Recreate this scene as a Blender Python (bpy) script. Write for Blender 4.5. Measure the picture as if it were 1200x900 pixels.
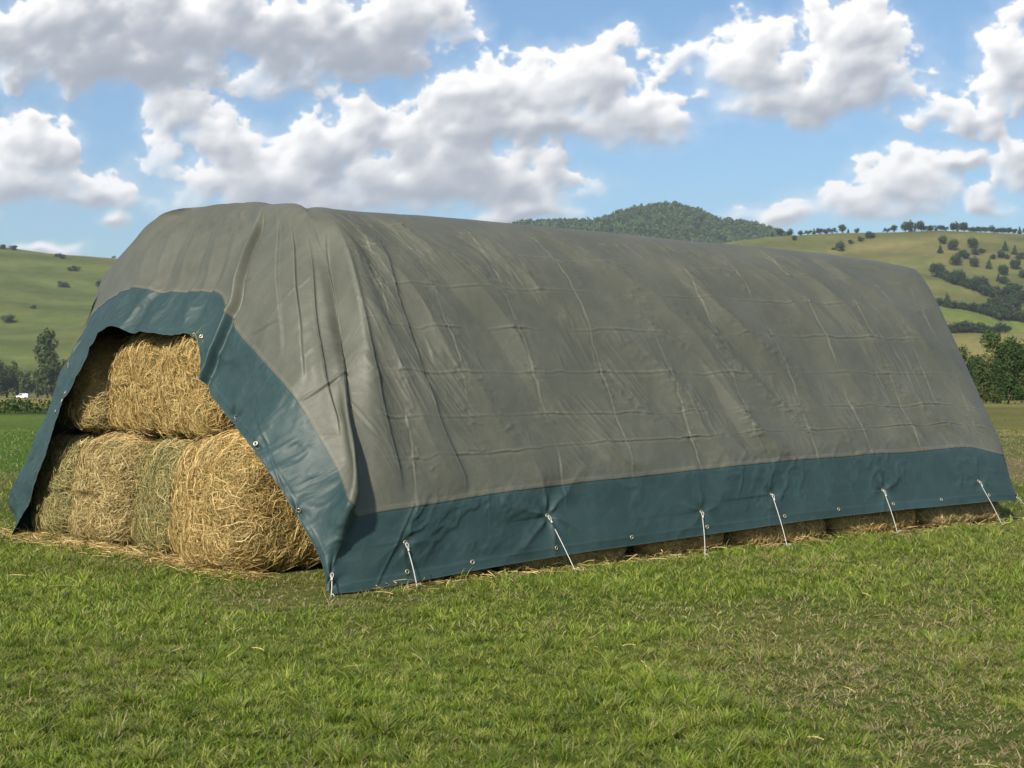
import bpy, math, random
import numpy as np
R = math.radians
rng = np.random.default_rng(7)
random.seed(7)

for o in list(bpy.data.objects):
    bpy.data.objects.remove(o)
scene = bpy.context.scene
COL = scene.collection

# ------------------------------------------------------------------ camera
F, HZ, CH = 1667.0, 440.0, 1.6
cam_d = bpy.data.cameras.new('camera'); cam = bpy.data.objects.new('camera', cam_d); COL.objects.link(cam)
cam.location = (0, 0, CH); cam.rotation_euler = (R(90), 0, 0)
cam_d.lens = 50; cam_d.sensor_width = 36; cam_d.shift_y = -10/1200
cam_d.clip_start = 0.1; cam_d.clip_end = 20000
cam_d.dof.use_dof = True; cam_d.dof.focus_distance = 11.8; cam_d.dof.aperture_fstop = 6.3
scene.camera = cam

# ------------------------------------------------------------------ light
SUN_AZ = math.atan2(-0.91, -0.41)        # direction towards the sun, in the ground plane
SUN_EL = R(38)
sd = np.array([math.cos(SUN_AZ)*math.cos(SUN_EL), math.sin(SUN_AZ)*math.cos(SUN_EL), math.sin(SUN_EL)])
sun_d = bpy.data.lights.new('sun', 'SUN'); sun = bpy.data.objects.new('sun', sun_d); COL.objects.link(sun)
sun_d.energy = 4.8; sun_d.angle = R(3); sun_d.color = (1.0, 0.91, 0.78)
from mathutils import Vector
sun.rotation_euler = Vector(-sd).to_track_quat('-Z', 'Y').to_euler()
scene.view_settings.view_transform = 'Standard'
scene.view_settings.look = 'None'
scene.view_settings.exposure = 0.52
scene.view_settings.gamma = 1.0

class NB:
    """tiny node-tree writer"""
    def __init__(s, nt): s.nt = nt; s.L = nt.links.new
    def n(s, t, **kw):
        nd = s.nt.nodes.new(t)
        for k, v in kw.items(): setattr(nd, k, v)
        return nd
    def put(s, sock, v):
        if isinstance(v, bpy.types.NodeSocket): s.L(v, sock)
        elif v is not None: sock.default_value = v
    def m(s, op, a, b=None, c=None, clamp=False):
        nd = s.n('ShaderNodeMath', operation=op, use_clamp=clamp)
        for i, x in enumerate((a, b, c)):
            if x is not None: s.put(nd.inputs[i], x)
        return nd.outputs[0]
    def vm(s, op, a, b=None):
        nd = s.n('ShaderNodeVectorMath', operation=op)
        s.put(nd.inputs[0], a)
        if b is not None: s.put(nd.inputs[1], b)
        return nd.outputs['Value'] if op in ('LENGTH', 'DOT_PRODUCT', 'DISTANCE') else nd.outputs[0]
    def mix(s, f, a, b, blend='MIX'):
        nd = s.n('ShaderNodeMix', data_type='RGBA', blend_type=blend)
        s.put(nd.inputs[0], f)
        for i, x in ((6, a), (7, b)):
            if isinstance(x, (tuple, list)) and len(x) == 3: x = (*x, 1)
            s.put(nd.inputs[i], x)
        return nd.outputs[2]
    def noise(s, v, scale, detail=4, rough=0.55, dist=0.0, dim='3D'):
        nd = s.n('ShaderNodeTexNoise', noise_dimensions=dim)
        if v is not None: s.L(v, nd.inputs['Vector'])
        nd.inputs['Scale'].default_value = scale; nd.inputs['Detail'].default_value = detail
        nd.inputs['Roughness'].default_value = rough; nd.inputs['Distortion'].default_value = dist
        return nd.outputs[0]
    def ramp(s, f, lo, hi, a=0.0, b=1.0, smooth=True):
        nd = s.n('ShaderNodeMapRange', interpolation_type='SMOOTHSTEP' if smooth else 'LINEAR')
        s.put(nd.inputs[0], f)
        for i, x in enumerate((lo, hi, a, b)): nd.inputs[i+1].default_value = x
        return nd.outputs[0]

# ------------------------------------------------------------------ numeric noise
def hash2(ix, iy, seed):
    h = (ix.astype(np.int64)*374761393 + iy.astype(np.int64)*668265263 + seed*982451653) & 0xffffffff
    h = ((h ^ (h >> 13))*1274126177) & 0xffffffff
    h = h ^ (h >> 16)
    return (h & 0xffffff)/float(0xffffff)
def vnoise(x, y, seed=0):
    x = np.asarray(x, float); y = np.asarray(y, float)
    ix = np.floor(x); iy = np.floor(y); fx = x-ix; fy = y-iy
    fx = fx*fx*fx*(fx*(fx*6-15)+10); fy = fy*fy*fy*(fy*(fy*6-15)+10)
    a = hash2(ix, iy, seed); b_ = hash2(ix+1, iy, seed); c = hash2(ix, iy+1, seed); d = hash2(ix+1, iy+1, seed)
    return ((a*(1-fx)+b_*fx)*(1-fy) + (c*(1-fx)+d*fx)*fy)*2-1
def fbm(x, y, seed=0, octv=4, gain=.5):
    s = 0; a = 1; t = 0
    for i in range(octv):
        s = s + a*vnoise(x*2**i+i*7.3, y*2**i-i*3.1, seed+i*13); t += a; a *= gain
    return s/t
def sstep(a, b_, x):
    t = np.clip((np.asarray(x, float)-a)/(b_-a), 0, 1); return t*t*(3-2*t)

#@@CLOUDS_BEGIN
CL = [ # centre x, y, half width, half height of each cloud mass, darkness
 (60,40,150,72,.55),(225,38,150,72,.45),(375,45,150,66,.55),(490,30,80,56,.3),(140,84,190,32,1),(400,76,130,30,1),
 (548,112,84,46,.0),(625,112,84,54,.0),(693,95,70,56,.0),(745,130,60,42,.1),(640,146,150,32,.3),(560,155,120,30,.3),
 (222,142,54,28,.0),(290,180,95,42,.1),(385,178,92,40,.1),(470,162,110,50,.1),(330,216,190,36,.3),(480,218,150,40,.4),(612,216,72,40,.2),(560,204,90,40,.3),
 (35,170,55,46,.0),(20,214,82,34,.3),(112,228,78,18,.2),
 (880,86,74,60,.0),(985,62,84,74,.0),(1035,98,76,50,.1),(940,114,115,34,.3),(862,120,42,28,.1),
 (1197,85,60,80,.1),(1150,142,62,26,.2),(1202,190,30,32,.0),
 (1047,224,64,40,.0),(988,240,80,24,.1),(908,256,60,18,.1),(1118,188,40,18,.2),(1163,240,28,18,.0),
 (45,284,38,9,.0),(132,254,34,12,.0),(612,256,70,14,.1),
 (-250,120,160,70,.3),(-200,250,120,30,.1),(1420,110,150,60,.2),(1380,240,100,30,.0),(200,-150,260,60,.4),(900,-180,200,60,.2),(1300,-120,120,60,.2)]
CX0, CX1, CY0, CY1 = -500, 1700, -260, 450
CSX, CSY = CX1-CX0, CY1-CY0
CW, CHT = 2200, 710
def worley(x, y, seed):
    ix = np.floor(x); iy = np.floor(y); best = np.full(x.shape, 9.0)
    for dx in (-1, 0, 1):
        for dy_ in (-1, 0, 1):
            jx = ix+dx; jy = iy+dy_
            px_ = jx+.12+.76*hash2(jx, jy, seed); py_ = jy+.12+.76*hash2(jx, jy, seed+71)
            best = np.minimum(best, (x-px_)**2+(y-py_)**2)
    return np.sqrt(best)
def blur(a, r):
    r = int(r)
    for ax in (0, 1):
        for _ in range(2):
            c = np.cumsum(np.pad(a, [(r+1, r) if i == ax else (0, 0) for i in (0, 1)], mode='edge'), axis=ax)
            a = (np.take(c, range(2*r+1, c.shape[ax]), ax)-np.take(c, range(0, c.shape[ax]-2*r-1), ax))/(2*r+1)
    return a
def shift(a, dx, dy_):
    """sample a at (x+dx, y+dy) in picture units (y down)"""
    return np.roll(np.roll(a, -int(round(dx)), 1), -int(round(dy_)), 0)
def make_clouds():
    xs = np.linspace(CX0, CX1, CW); ys = np.linspace(CY0, CY1, CHT)      # row 0 = top
    X, Y = np.meshgrid(xs, ys)
    wx = X + 26*fbm(X/90, Y/70, 201, 3) + 9*fbm(X/26, Y/22, 203, 3)
    wy = Y + 16*fbm(X/80, Y/60, 202, 3) + 7*fbm(X/24, Y/20, 204, 3)
    base = np.full(X.shape, -3.0); dark = np.zeros(X.shape); wsum = np.full(X.shape, 1e-6)
    for (cx_, cy_, rx, ry, dk) in CL:
        yy = (wy-cy_)/ry; yy = np.where(yy > 0, yy*1.25, yy)             # flatter undersides
        d = 1-np.sqrt(((wx-cx_)/rx)**2+yy**2)
        base = np.maximum(base, d) + .10*np.exp(-np.abs(base-d)*6)
        w_ = np.exp(4*np.clip(d, -1, 1)); dark += dk*w_; wsum += w_
    dark /= wsum
    bil = 0; a = 1.0; t = 0
    for i, s in enumerate((52, 27, 14, 7.5)):
        bil = bil + a*(.62-worley((wx+8*i)/s, (wy*1.15-5*i)/s, 210+i)); t += a; a *= .56
    bil /= t
    fb = fbm(X/46, Y/36, 220, 6, .55)
    D = base + 1.15*bil*sstep(-.9, .1, base) + .78*fb - .24
    under = sstep(-.05, .25, blur(D, 14)-blur(shift(D, 0, 22), 14))            # wispy undersides
    th = np.clip(D, 0, 1.6)
    # self shadow: march towards the sun (up and left)
    occ = np.zeros_like(D)
    tb = blur(th, 2)
    for k, (st, w_) in enumerate(((4,.22),(9,.24),(16,.26),(26,.26),(40,.26),(58,.22),(80,.18))):
        occ += 1.35*w_*shift(tb, -.50*st, -.86*st)
    lit = np.exp(-1.05*occ)
    # billow relief
    H = np.sqrt(np.clip(D+.04, 0, 2))
    Hs = blur(H, 1)
    gx = np.gradient(Hs, axis=1); gy = np.gradient(Hs, axis=0)
    rel = (gx*.55+gy*.85)*5.0                                              # slopes facing up-left are bright
    Hm = blur(H, 5); rel2 = (np.gradient(Hm, axis=1)*.5+np.gradient(Hm, axis=0)*.85)*11.0
    rel = np.clip(rel, -.30, .30); rel2 = np.clip(rel2, -.35, .35)
    L = .30 + .86*lit**.9 + .46*rel + .70*rel2
    L = L - dark*.50*sstep(.1, .9, D)
    L = L + .05*fb
    L = np.where(L < .34, .10+.24*np.exp(np.clip((L-.34)/.30, -4, 0)), L)       # thick bases keep some tone
    L = np.clip(.5*L+.5*blur(L, 1), .0, 1.04)
    alpha = sstep(.0, .20, D)*(1-under)+under*sstep(-.12, .62, blur(D, 3))
    # thin veils around the masses
    veil = .32*sstep(-.45, .5, base+.5*fb)*(1-alpha)
    al = np.clip(alpha+veil, 0, 1)*.985
    lo = np.array([.27,.31,.38]); hi = np.array([1.0,.985,.97])
    tl = L[..., None]
    col = lo+(hi-lo)*tl**1.15
    hz_ = sstep(150, 430, Y)[..., None]*.35
    col = col*(1-hz_)+np.array([.60,.66,.74])*hz_
    out = np.concatenate([col, al[..., None]], 2)[::-1].astype(np.float32)
    return np.ascontiguousarray(out)
#@@CLOUDS_END

# ------------------------------------------------------------------ sky: Nishita plus computed cumulus, placed by direction
world = bpy.data.worlds.new('World'); scene.world = world; world.use_nodes = True
wt = world.node_tree
for n_ in list(wt.nodes): wt.nodes.remove(n_)
cimg = bpy.data.images.new('cumulus', CW, CHT, alpha=True, float_buffer=True)
cimg.colorspace_settings.name = 'Non-Color'
cimg.alpha_mode = 'CHANNEL_PACKED'
cimg.pixels.foreach_set(make_clouds().ravel())
cimg.update()
b = NB(wt)
tc = b.n('ShaderNodeTexCoord'); sep = b.n('ShaderNodeSeparateXYZ'); b.L(tc.outputs['Generated'], sep.inputs[0])
dy = b.m('MAXIMUM', b.m('ABSOLUTE', sep.outputs[1]), .10)
cx = b.m('MULTIPLY', b.m('DIVIDE', sep.outputs[0], dy), F/100); cz = b.m('MULTIPLY', b.m('DIVIDE', sep.outputs[2], dy), F/100)
cmb = b.n('ShaderNodeCombineXYZ')
b.L(b.m('MULTIPLY_ADD', cx, 100/CSX, (600-CX0)/CSX), cmb.inputs[0])
b.L(b.m('MULTIPLY_ADD', cz, 100/CSY, (CY1-440)/CSY), cmb.inputs[1])
# cloud brightness is absolute: it does not follow the exposure of the sky model
im = b.n('ShaderNodeTexImage', interpolation='Cubic', extension='MIRROR'); im.image = cimg
b.L(cmb.outputs[0], im.inputs[0])
above = b.ramp(sep.outputs[2], 0.0, 0.02)
alpha = b.m('MULTIPLY', im.outputs[1], above)
sky = b.n('ShaderNodeTexSky', sky_type='NISHITA', sun_disc=False)
sky.sun_elevation = SUN_EL; sky.sun_rotation = math.pi/2 - SUN_AZ
sky.air_density = 1.0; sky.dust_density = 1.2; sky.ozone_density = 1.6
SKY = .115
skyc = b.mix(1.0, sky.outputs[0], (.58,.74,.84), 'MULTIPLY')
cl10 = b.vm('SCALE', im.outputs[0]); cl10.node.inputs['Scale'].default_value = .80/SKY
fin = b.mix(alpha, skyc, cl10)
bg = b.n('ShaderNodeBackground'); b.L(fin, bg.inputs[0]); bg.inputs[1].default_value = SKY
wo = b.n('ShaderNodeOutputWorld'); b.L(bg.outputs[0], wo.inputs[0])

# ------------------------------------------------------------------ helpers
def tag(o, label=None, cat=None, group=None, kind=None):
    if label: o['label'] = label
    if cat: o['category'] = cat
    if group: o['group'] = group
    if kind: o['kind'] = kind
    return o
def link(o, parent=None):
    COL.objects.link(o)
    if parent is not None: o.parent = parent
    return o
def empty(name, loc=(0,0,0), rz=0.0):
    o = bpy.data.objects.new(name, None); o.location = loc; o.rotation_euler = (0,0,rz); o.empty_display_size = .2
    return link(o)
def mesh_from(name, V, faces, mat=None, smooth=True, cols=None, uv=None, nper=None):
    """faces: (n,k) int array, all the same size (or a list of such arrays)"""
    V = np.asarray(V, dtype=np.float32)
    fl = faces if isinstance(faces, list) else [faces]
    fl = [np.asarray(f, dtype=np.int32) for f in fl if len(f)]
    loops = np.concatenate([f.ravel() for f in fl])
    sizes = np.concatenate([np.full(len(f), f.shape[1], np.int32) for f in fl])
    starts = np.concatenate([[0], np.cumsum(sizes)[:-1]]).astype(np.int32)
    me = bpy.data.meshes.new(name)
    me.vertices.add(len(V)); me.vertices.foreach_set('co', V.ravel())
    me.loops.add(len(loops)); me.loops.foreach_set('vertex_index', loops)
    me.polygons.add(len(sizes)); me.polygons.foreach_set('loop_start', starts)
    me.update(calc_edges=True)
    me.polygons.foreach_set('use_smooth', np.full(len(sizes), smooth))
    if cols is not None:
        at = me.color_attributes.new('tint', 'FLOAT_COLOR', 'POINT')
        c = np.ones((len(V), 4), np.float32); c[:, :3] = cols
        at.data.foreach_set('color', c.ravel())
    if uv is not None:
        ul = me.uv_layers.new(name='uv'); ul.data.foreach_set('uv', np.asarray(uv, np.float32)[loops].ravel())
    if mat: me.materials.append(mat)
    return me
def obj(name, me, parent=None, loc=None):
    o = bpy.data.objects.new(name, me)
    if loc is not None: o.location = loc
    return link(o, parent)

def newmat(name):
    m = bpy.data.materials.new(name); m.use_nodes = True
    nt = m.node_tree
    for n_ in list(nt.nodes): nt.nodes.remove(n_)
    bb = NB(nt); out = bb.n('ShaderNodeOutputMaterial'); pr = bb.n('ShaderNodeBsdfPrincipled'); bb.L(pr.outputs[0], out.inputs[0])
    return m, bb, pr, out

# ------------------------------------------------------------------ pixel rays / stack frame
def ray(px, py): return np.array([(px-600)/F, 1.0, (HZ-py)/F])
A0 = np.array([-1.30, 10.34]); AN = R(39)
UU = np.array([math.cos(AN), math.sin(AN)]); VV = np.array([-math.sin(AN), math.cos(AN)])
def W(u, v, z=0.0):
    p = A0 + u*UU + v*VV; return np.array([p[0], p[1], z])
def pu(px, py, u):
    r = ray(px, py); t = (A0@UU + u)/(r[:2]@UU); return r*t + np.array([0,0,CH])
def pv(px, py, v):
    r = ray(px, py); t = (A0@VV + v)/(r[:2]@VV); return r*t + np.array([0,0,CH])

# ------------------------------------------------------------------ terrain
sky_x = np.array([-3000,-900,-300,0,60,140,300,600,700,800,850,900,980,1050,1100,1200,1400,1900,4000])
sky_y = np.array([ 330, 300, 285,289,297,303,322,322,305,290,284,277.5,273,272,270,274,280, 300, 340])
wd_x = np.array([400,560,603,620,660,687,713,729,753,775,793,817,833,847,873,895,915,960,1050])
wd_y = np.array([330,285,270,268,267,267,263,256,250,248,248,254,262,266,268,273,279,300,340])
def terrain(x, y):
    x = np.asarray(x, float); y = np.asarray(y, float)
    r = np.hypot(x, y); az = np.arctan2(x, y)
    front = np.abs(az) < R(68)
    px = 600+F*np.tan(np.clip(az, -R(68), R(68)))
    dep = np.where(y > 1, y, r)                      # depth in the front half, radius elsewhere
    dep = np.where(np.abs(az) > R(55), r*.6, dep)
    z = -7.6*np.clip((dep-62)/500, 0, 1)*sstep(55, 90, dep)
    z = z*np.where(px > 900, 1-.35*sstep(900, 1200, px)*(1-sstep(200,600,dep)), 1)
    crest = CH + (HZ-np.interp(px, sky_x, sky_y))*1250/F
    t = np.clip((dep-640)/(1250-640), 0, 1)
    prof = t**1.25*(1-.18*np.sin(t*math.pi)**2)
    roll = fbm(x/210, y/210, 3, 3)
    hill = (crest+7.6)*prof + roll*20*np.sin(np.clip(t,0,1)*math.pi)
    # a fold crossing the right hill, carrying the tree belt
    fold = sstep(1050,1250,px)*(-12*np.exp(-((dep-890)/45)**2) + 9*np.exp(-((dep-800)/40)**2))
    z = z + np.where(dep > 640, hill+fold*sstep(640,760,dep), 0)
    down = sstep(1250, 1750, dep)*(crest*.75)
    z = z - down
    wood = CH + (HZ-np.interp(px, wd_x, wd_y))*2300/F
    wprof = sstep(1600, 2300, dep)*(1-sstep(2300, 3100, dep))
    zz = np.where(dep > 1600, (wood)*wprof, -50)
    z = np.where(dep > 1600, np.maximum(z, zz), z)
    z = z + fbm(x/3.1, y/3.1, 5, 3)*.025*sstep(2, 9, r) + fbm(x/19, y/19, 9, 2)*.10*sstep(22, 60, r)
    return z
def ground_hit(px, py, dmin=90, dmax=1600):
    r = ray(px, py); t = np.arange(dmin, dmax, 1.5)
    zt = terrain(r[0]*t, t); zr = CH + r[2]*t
    k = np.where(zt >= zr)[0]
    if not len(k): return None
    tt = t[k[0]]; return np.array([r[0]*tt, tt, float(terrain(r[0]*tt, tt))])

def field_colour(x, y):
    """real ground cover: mown strips, crop, hill pasture"""
    r = np.hypot(x, y); az = np.arctan2(x, y); px = 600+F*np.tan(np.clip(az, -1.2, 1.2))
    dep = np.where(y > 1, y, r)
    n1 = fbm(x/2.2, y/2.2, 21, 4)[:, None]; n2 = fbm(x/.55, y/.55, 33, 3)[:, None]
    g_ = np.array([.085,.120,.022]); dry = np.array([.20,.16,.075]); lush = np.array([.045,.088,.012])
    c = g_*(1+.25*n1) + 0*r[:, None]
    c = c + (dry-c)*(np.clip(.20+.5*n1+.3*n2, 0, 1)*.7)
    wob = fbm(x/25, y/25, 41, 2)*2
    def band(a, b_, w=1.5): return (sstep(a-w, a+w, dep+wob)*(1-sstep(b_-w, b_+w, dep+wob)))[:, None]
    left = (px < 500)[:, None]; right = (px > 900)[:, None]
    def put(c, m, colr, k=1.0): return c + (np.array(colr)*(1+.14*n1)-c)*m*k
    c = put(c, left*band(24, 42), (.060,.125,.014))
    c = put(c, left*band(42, 55), (.10,.155,.03))
    c = put(c, left*band(55, 76), (.05,.085,.02))
    c = put(c, left*band(76, 640, 3), (.24,.22,.07))
    c = put(c, right*band(22, 29), (.17,.145,.080), .9)
    c = put(c, right*band(29, 38), (.12,.13,.045), .8)
    c = put(c, right*band(38, 41, .8), (.22,.19,.10), .8)
    c = put(c, right*band(41, 72), (.14,.145,.045))
    c = put(c, right*band(72, 640, 3), (.18,.18,.062))
    mid = (1-left)*(1-right)
    c = put(c, mid*band(24, 640, 3), (.11,.14,.035))
    # hills
    a = fbm(x/170, y/90, 51, 4)[:, None]; b2 = fbm(x/40, y/22, 52, 4)[:, None]; ln = np.sin(y/11+3*fbm(x/120, y/120, 8, 3))[:, None]
    hill = np.array([.130,.142,.046])*(1+.16*b2) + np.array([.06,.03,.022])*np.clip(a*1.5+.15, 0, 1)
    hill = hill*(1+.11*ln)
    hl = np.array([.108,.138,.038])*(1+.18*b2) + np.array([.05,.025,.012])*np.clip(a*1.3, 0, 1)
    hl = hl*(1+.14*ln)
    hc = np.where((px < 600)[:, None], hl, hill)
    m = sstep(630, 660, dep)[:, None]
    c = c + (hc-c)*m
    # bright fields low on the right hill
    c = put(c, right*band(640, 885, 4), (.20,.19,.065))
    c = put(c, right*band(893, 962, 5), (.14,.185,.040))
    w = sstep(1500, 1650, dep)[:, None]
    c = c + (np.array([.05,.07,.025])-c)*w
    return np.clip(c, .004, 1)

def terrain_mesh():
    az = np.concatenate([np.linspace(-180, -32, 60)[:-1], np.linspace(-32, 32, 760), np.linspace(32, 180, 60)[1:]])
    rr = np.concatenate([[0.0], np.geomspace(1.5, 60, 240), np.linspace(60, 640, 150)[1:], np.linspace(640, 1320, 240)[1:], np.geomspace(1320, 3300, 90)[1:]])
    Az, Rr = np.meshgrid(np.radians(az), rr)
    # keep depth rows straight in front: radius scaled by 1/cos inside the view
    k = np.where(np.abs(Az) < R(50), 1/np.cos(np.clip(Az, -R(50), R(50))), 1/math.cos(R(50)))
    x = (Rr*k*np.sin(Az)).ravel(); y = (Rr*k*np.cos(Az)).ravel()
    z = terrain(x, y)
    nr, na = Rr.shape
    idx = np.arange(nr*na).reshape(nr, na)
    f = np.stack([idx[:-1,:-1].ravel(), idx[:-1,1:].ravel(), idx[1:,1:].ravel(), idx[1:,:-1].ravel()], 1)
    me = mesh_from('ground', np.stack([x, y, z], 1), f[:, ::-1], None, cols=field_colour(x, y))
    m, bb, pr, out = newmat('meadow')
    at = bb.n('ShaderNodeVertexColor', layer_name='tint'); ge = bb.n('ShaderNodeNewGeometry')
    pos = ge.outputs['Position']
    nz = bb.noise(pos, 9, 6, .65); nz2 = bb.noise(pos, 55, 3, .7); nz3 = bb.noise(pos, .12, 6, .6)
    c = bb.mix(bb.ramp(nz, .35, .7), bb.mix(1, at.outputs[0], (.55,.6,.5), 'MULTIPLY'), bb.mix(1, at.outputs[0], (1.3,1.2,1.25), 'MULTIPLY'))
    c = bb.mix(bb.ramp(nz2, .3, .75, 0, .6), c, bb.mix(1, c, (.45,.45,.4), 'MULTIPLY'))
    c = bb.mix(bb.ramp(bb.noise(pos, .035, 8, .68), .35, .65), bb.mix(1, c, (.84,.90,.82), 'MULTIPLY'), bb.mix(1, c, (1.18,1.10,1.15), 'MULTIPLY'))
    c = bb.mix(bb.ramp(nz3, .3, .7), bb.mix(1, c, (.86,.9,.85), 'MULTIPLY'), bb.mix(1, c, (1.14,1.08,1.1), 'MULTIPLY'))
    bb.L(c, pr.inputs['Base Color']); pr.inputs['Roughness'].default_value = .95
    pr.inputs['Specular IOR Level'].default_value = .1
    bp = bb.n('ShaderNodeBump'); bp.inputs['Strength'].default_value = .6; bp.inputs['Distance'].default_value = .05
    bb.L(bb.noise(pos, 22, 5, .7), bp.inputs['Height']); bb.L(bp.outputs[0], pr.inputs['Normal'])
    me.materials.append(m)
    return tag(obj('ground', me), kind='structure')
terrain_mesh()

#@@TARP
# ------------------------------------------------------------------ tarpaulin
def seamed(name, base, dark, light, spec_r):
    m, bb, pr, out = newmat(name)
    tcn = bb.n('ShaderNodeTexCoord'); uv = tcn.outputs['Object']
    n1 = bb.noise(uv, 1.3, 6, .62); n2 = bb.noise(uv, 7, 5, .65); n3 = bb.noise(uv, 38, 4, .7)
    c = bb.mix(bb.ramp(n1, .32, .72), dark, base)
    c = bb.mix(bb.ramp(n2, .45, .85, 0, .22), c, light)
    c = bb.mix(bb.ramp(n3, .55, .85, 0, .18), c, light)
    # dust and scuffing: rubbed crease lines, faint vertical runs
    at = bb.n('ShaderNodeVertexColor', layer_name='tint'); wear = at.outputs[0]
    mp = bb.n('ShaderNodeMapping'); bb.L(tcn.outputs['UV'], mp.inputs[0]); mp.inputs['Scale'].default_value = (9, .8, 1)
    runs = bb.ramp(bb.noise(mp.outputs[0], 1.0, 5, .6), .50, .78, 0, .24)
    c = bb.mix(runs, c, bb.mix(.5, c, light)); c = bb.mix(bb.m('MULTIPLY', wear, .7), c, light)
    sp = bb.ramp(bb.noise(uv, 95, 2, .5), .70, .78, 0, .5); c = bb.mix(sp, c, light)
    bb.L(c, pr.inputs['Base Color'])
    bb.L(bb.m('ADD', bb.m('MULTIPLY', n2, .25), spec_r), pr.inputs['Roughness'])
    pr.inputs['Specular IOR Level'].default_value = .38
    # woven, faintly crumpled surface
    vo = bb.n('ShaderNodeTexVoronoi', feature='DISTANCE_TO_EDGE')
    wv = bb.n('ShaderNodeTexNoise'); bb.L(uv, wv.inputs['Vector']); wv.inputs['Scale'].default_value = 3; wv.inputs['Detail'].default_value = 3
    bb.L(bb.vm('ADD', uv, bb.vm('MULTIPLY', wv.outputs[1], (.5,.5,.5))), vo.inputs['Vector']); vo.inputs['Scale'].default_value = 3.1
    cr = bb.ramp(vo.outputs['Distance'], 0, .035, 1, 0)
    crm = bb.m('MULTIPLY', cr, bb.ramp(bb.noise(uv, 1.9, 2, .5), .42, .60))
    v2 = bb.n('ShaderNodeTexVoronoi', feature='DISTANCE_TO_EDGE'); bb.L(bb.vm('ADD', uv, bb.vm('MULTIPLY', wv.outputs[1], (.25,.25,.25))), v2.inputs['Vector']); v2.inputs['Scale'].default_value = 9
    crm = bb.m('ADD', crm, bb.m('MULTIPLY', bb.ramp(v2.outputs['Distance'], 0, .05, .8, 0), bb.ramp(bb.noise(uv, 2.7, 3, .5), .50, .66)))
    h = bb.m('ADD', bb.m('MULTIPLY', crm, .0), bb.m('ADD', bb.m('MULTIPLY', n3, .25), bb.m('MULTIPLY', bb.noise(uv, 11, 4, .6), .9)))
    bp = bb.n('ShaderNodeBump'); bp.inputs['Strength'].default_value = .8; bp.inputs['Distance'].default_value = .005
    bb.L(h, bp.inputs['Height']); bb.L(bp.outputs[0], pr.inputs['Normal'])
    return m
M_olive = seamed('olive_canvas', (.090,.094,.072), (.069,.073,.055), (.139,.143,.113), .42)
M_teal = seamed('teal_canvas', (.022,.050,.050), (.016,.039,.040), (.047,.082,.081), .42)
m, bb, pr, out = newmat('brass'); M_brass = m
pr.inputs['Base Color'].default_value = (.55,.47,.32,1); pr.inputs['Metallic'].default_value = .8; pr.inputs['Roughness'].default_value = .4

hs = np.array([0,.83,1.65,2.56,3.78,4.9,6.3,8.07,8.73]); hz = np.array([0.0,.044,.106,.139,.176,.217,.237,.242,.215])
def hem_z(s): return float(np.interp(s, hs, hz))
cols = []; qs = []
def addc(q, pts): qs.append(q); cols.append(np.array(pts))
Rf = (1.55, 3.2, 3.10); Rb = (8.25, 2.6, 2.93)
def ridge(u):
    t = (np.clip(u, Rf[0], Rb[0])-Rf[0])/(Rb[0]-Rf[0]); return W(Rf[0]+t*(Rb[0]-Rf[0]), Rf[1]+(Rb[1]-Rf[1])*min(1, t*8), Rf[2]+t*(Rb[2]-Rf[2])+.10*min(1, t*9))
# back right corner, then the long side towards the photographer
addc(-8.73, [pv(1191,587,-.14), pv(1177,533,.06), pv(1152,473,.36), pv(1121,403,.74), pv(1083,328,1.24), pv(1052,312,1.85), ridge(9)])
lean = np.array([0,.28,.42,.56,.69,.80])
for s in (8.2, 7.4, 6.3, 5.2, 4.1, 3.1, 2.2, 1.3, .6, .16):
    e = math.exp(-(s/1.1)**1.5); eb = math.exp(-((8.73-s)/.5)**2)
    prof = [(-.02*s-.02, hem_z(s)), (.085, hem_z(s)+.57), (.36, 1.36), (.72, 2.08), (1.14, 2.66), (1.72, 3.04-.004*s)]
    addc(-s, [W(s+lean[i]*e, v_, z_-(.05*eb if i > 3 else 0)) for i, (v_, z_) in enumerate(prof)] + [ridge(s)])
# corner and front
addc(0, [pu(389,698,-.02), pv(419,604,.10), pv(415,490,.38), pv(403,402,.75), pv(388,318,1.15), pv(365,248,1.7), ridge(0)])
FR = [
 [(377,659,-.04),(413,590,.13),(409,478,.37),(399,396,.56),(384,316,.68),(356,244,.82)],
 [(345,600,-.10),(402,562,.22),(396,460,.36),(386,385,.48),(371,310,.62),(347,241,.83)],
 [(300,530,-.15),(350,471,.12),(364,408,.28),(358,350,.42),(350,295,.58),(336,239.5,.84)],
 [(265,487,-.05),(311,424,.12),(330,370,.26),(331,320,.42),(328,278,.60),(322,239.5,.86)],
 [(241,452,-.02),(277,384,.18),(292,338,.30),(299,302,.45),(305,270,.65),(309,239,.90)],
 [(230,398,.03),(262,347,.28),(277,311,.42),(285,282,.58),(291,262,.75),(299,238.5,.95)],
 [(195,393,.00),(225,343,.28),(238,305,.42),(250,275,.60),(262,254,.82),(283,238,1.0)],
 [(155,389,-.04),(185,342,.22),(192,306,.38),(200,279,.54),(217,256.5,.74),(249,240.5,.92)],
 [(117,387,-.10),(140,345,.15),(144,316,.30),(151,289,.45),(173,268,.62),(210,250,.80)],
 [(109,401,-.12),(117,360,.16),(126,332,.28),(136,307,.42),W(.70,4.60,2.90),W(.92,4.34,3.14)],
 [(97,428,-.16),(101,383,.17),(112,350,.25),(124,327,.38),None,None],
]
q = 0.0; prev = cols[-1]
def nextq(pts):
    global q, prev
    pts = np.array(pts); q += .8*np.linalg.norm(pts[0]-prev[0]) + .35*np.linalg.norm(pts[3]-prev[3]); prev = pts; return q
def addn(pts): pts = np.array(pts); addc(nextq(pts), pts); return q
FQ = [0.0]
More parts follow.
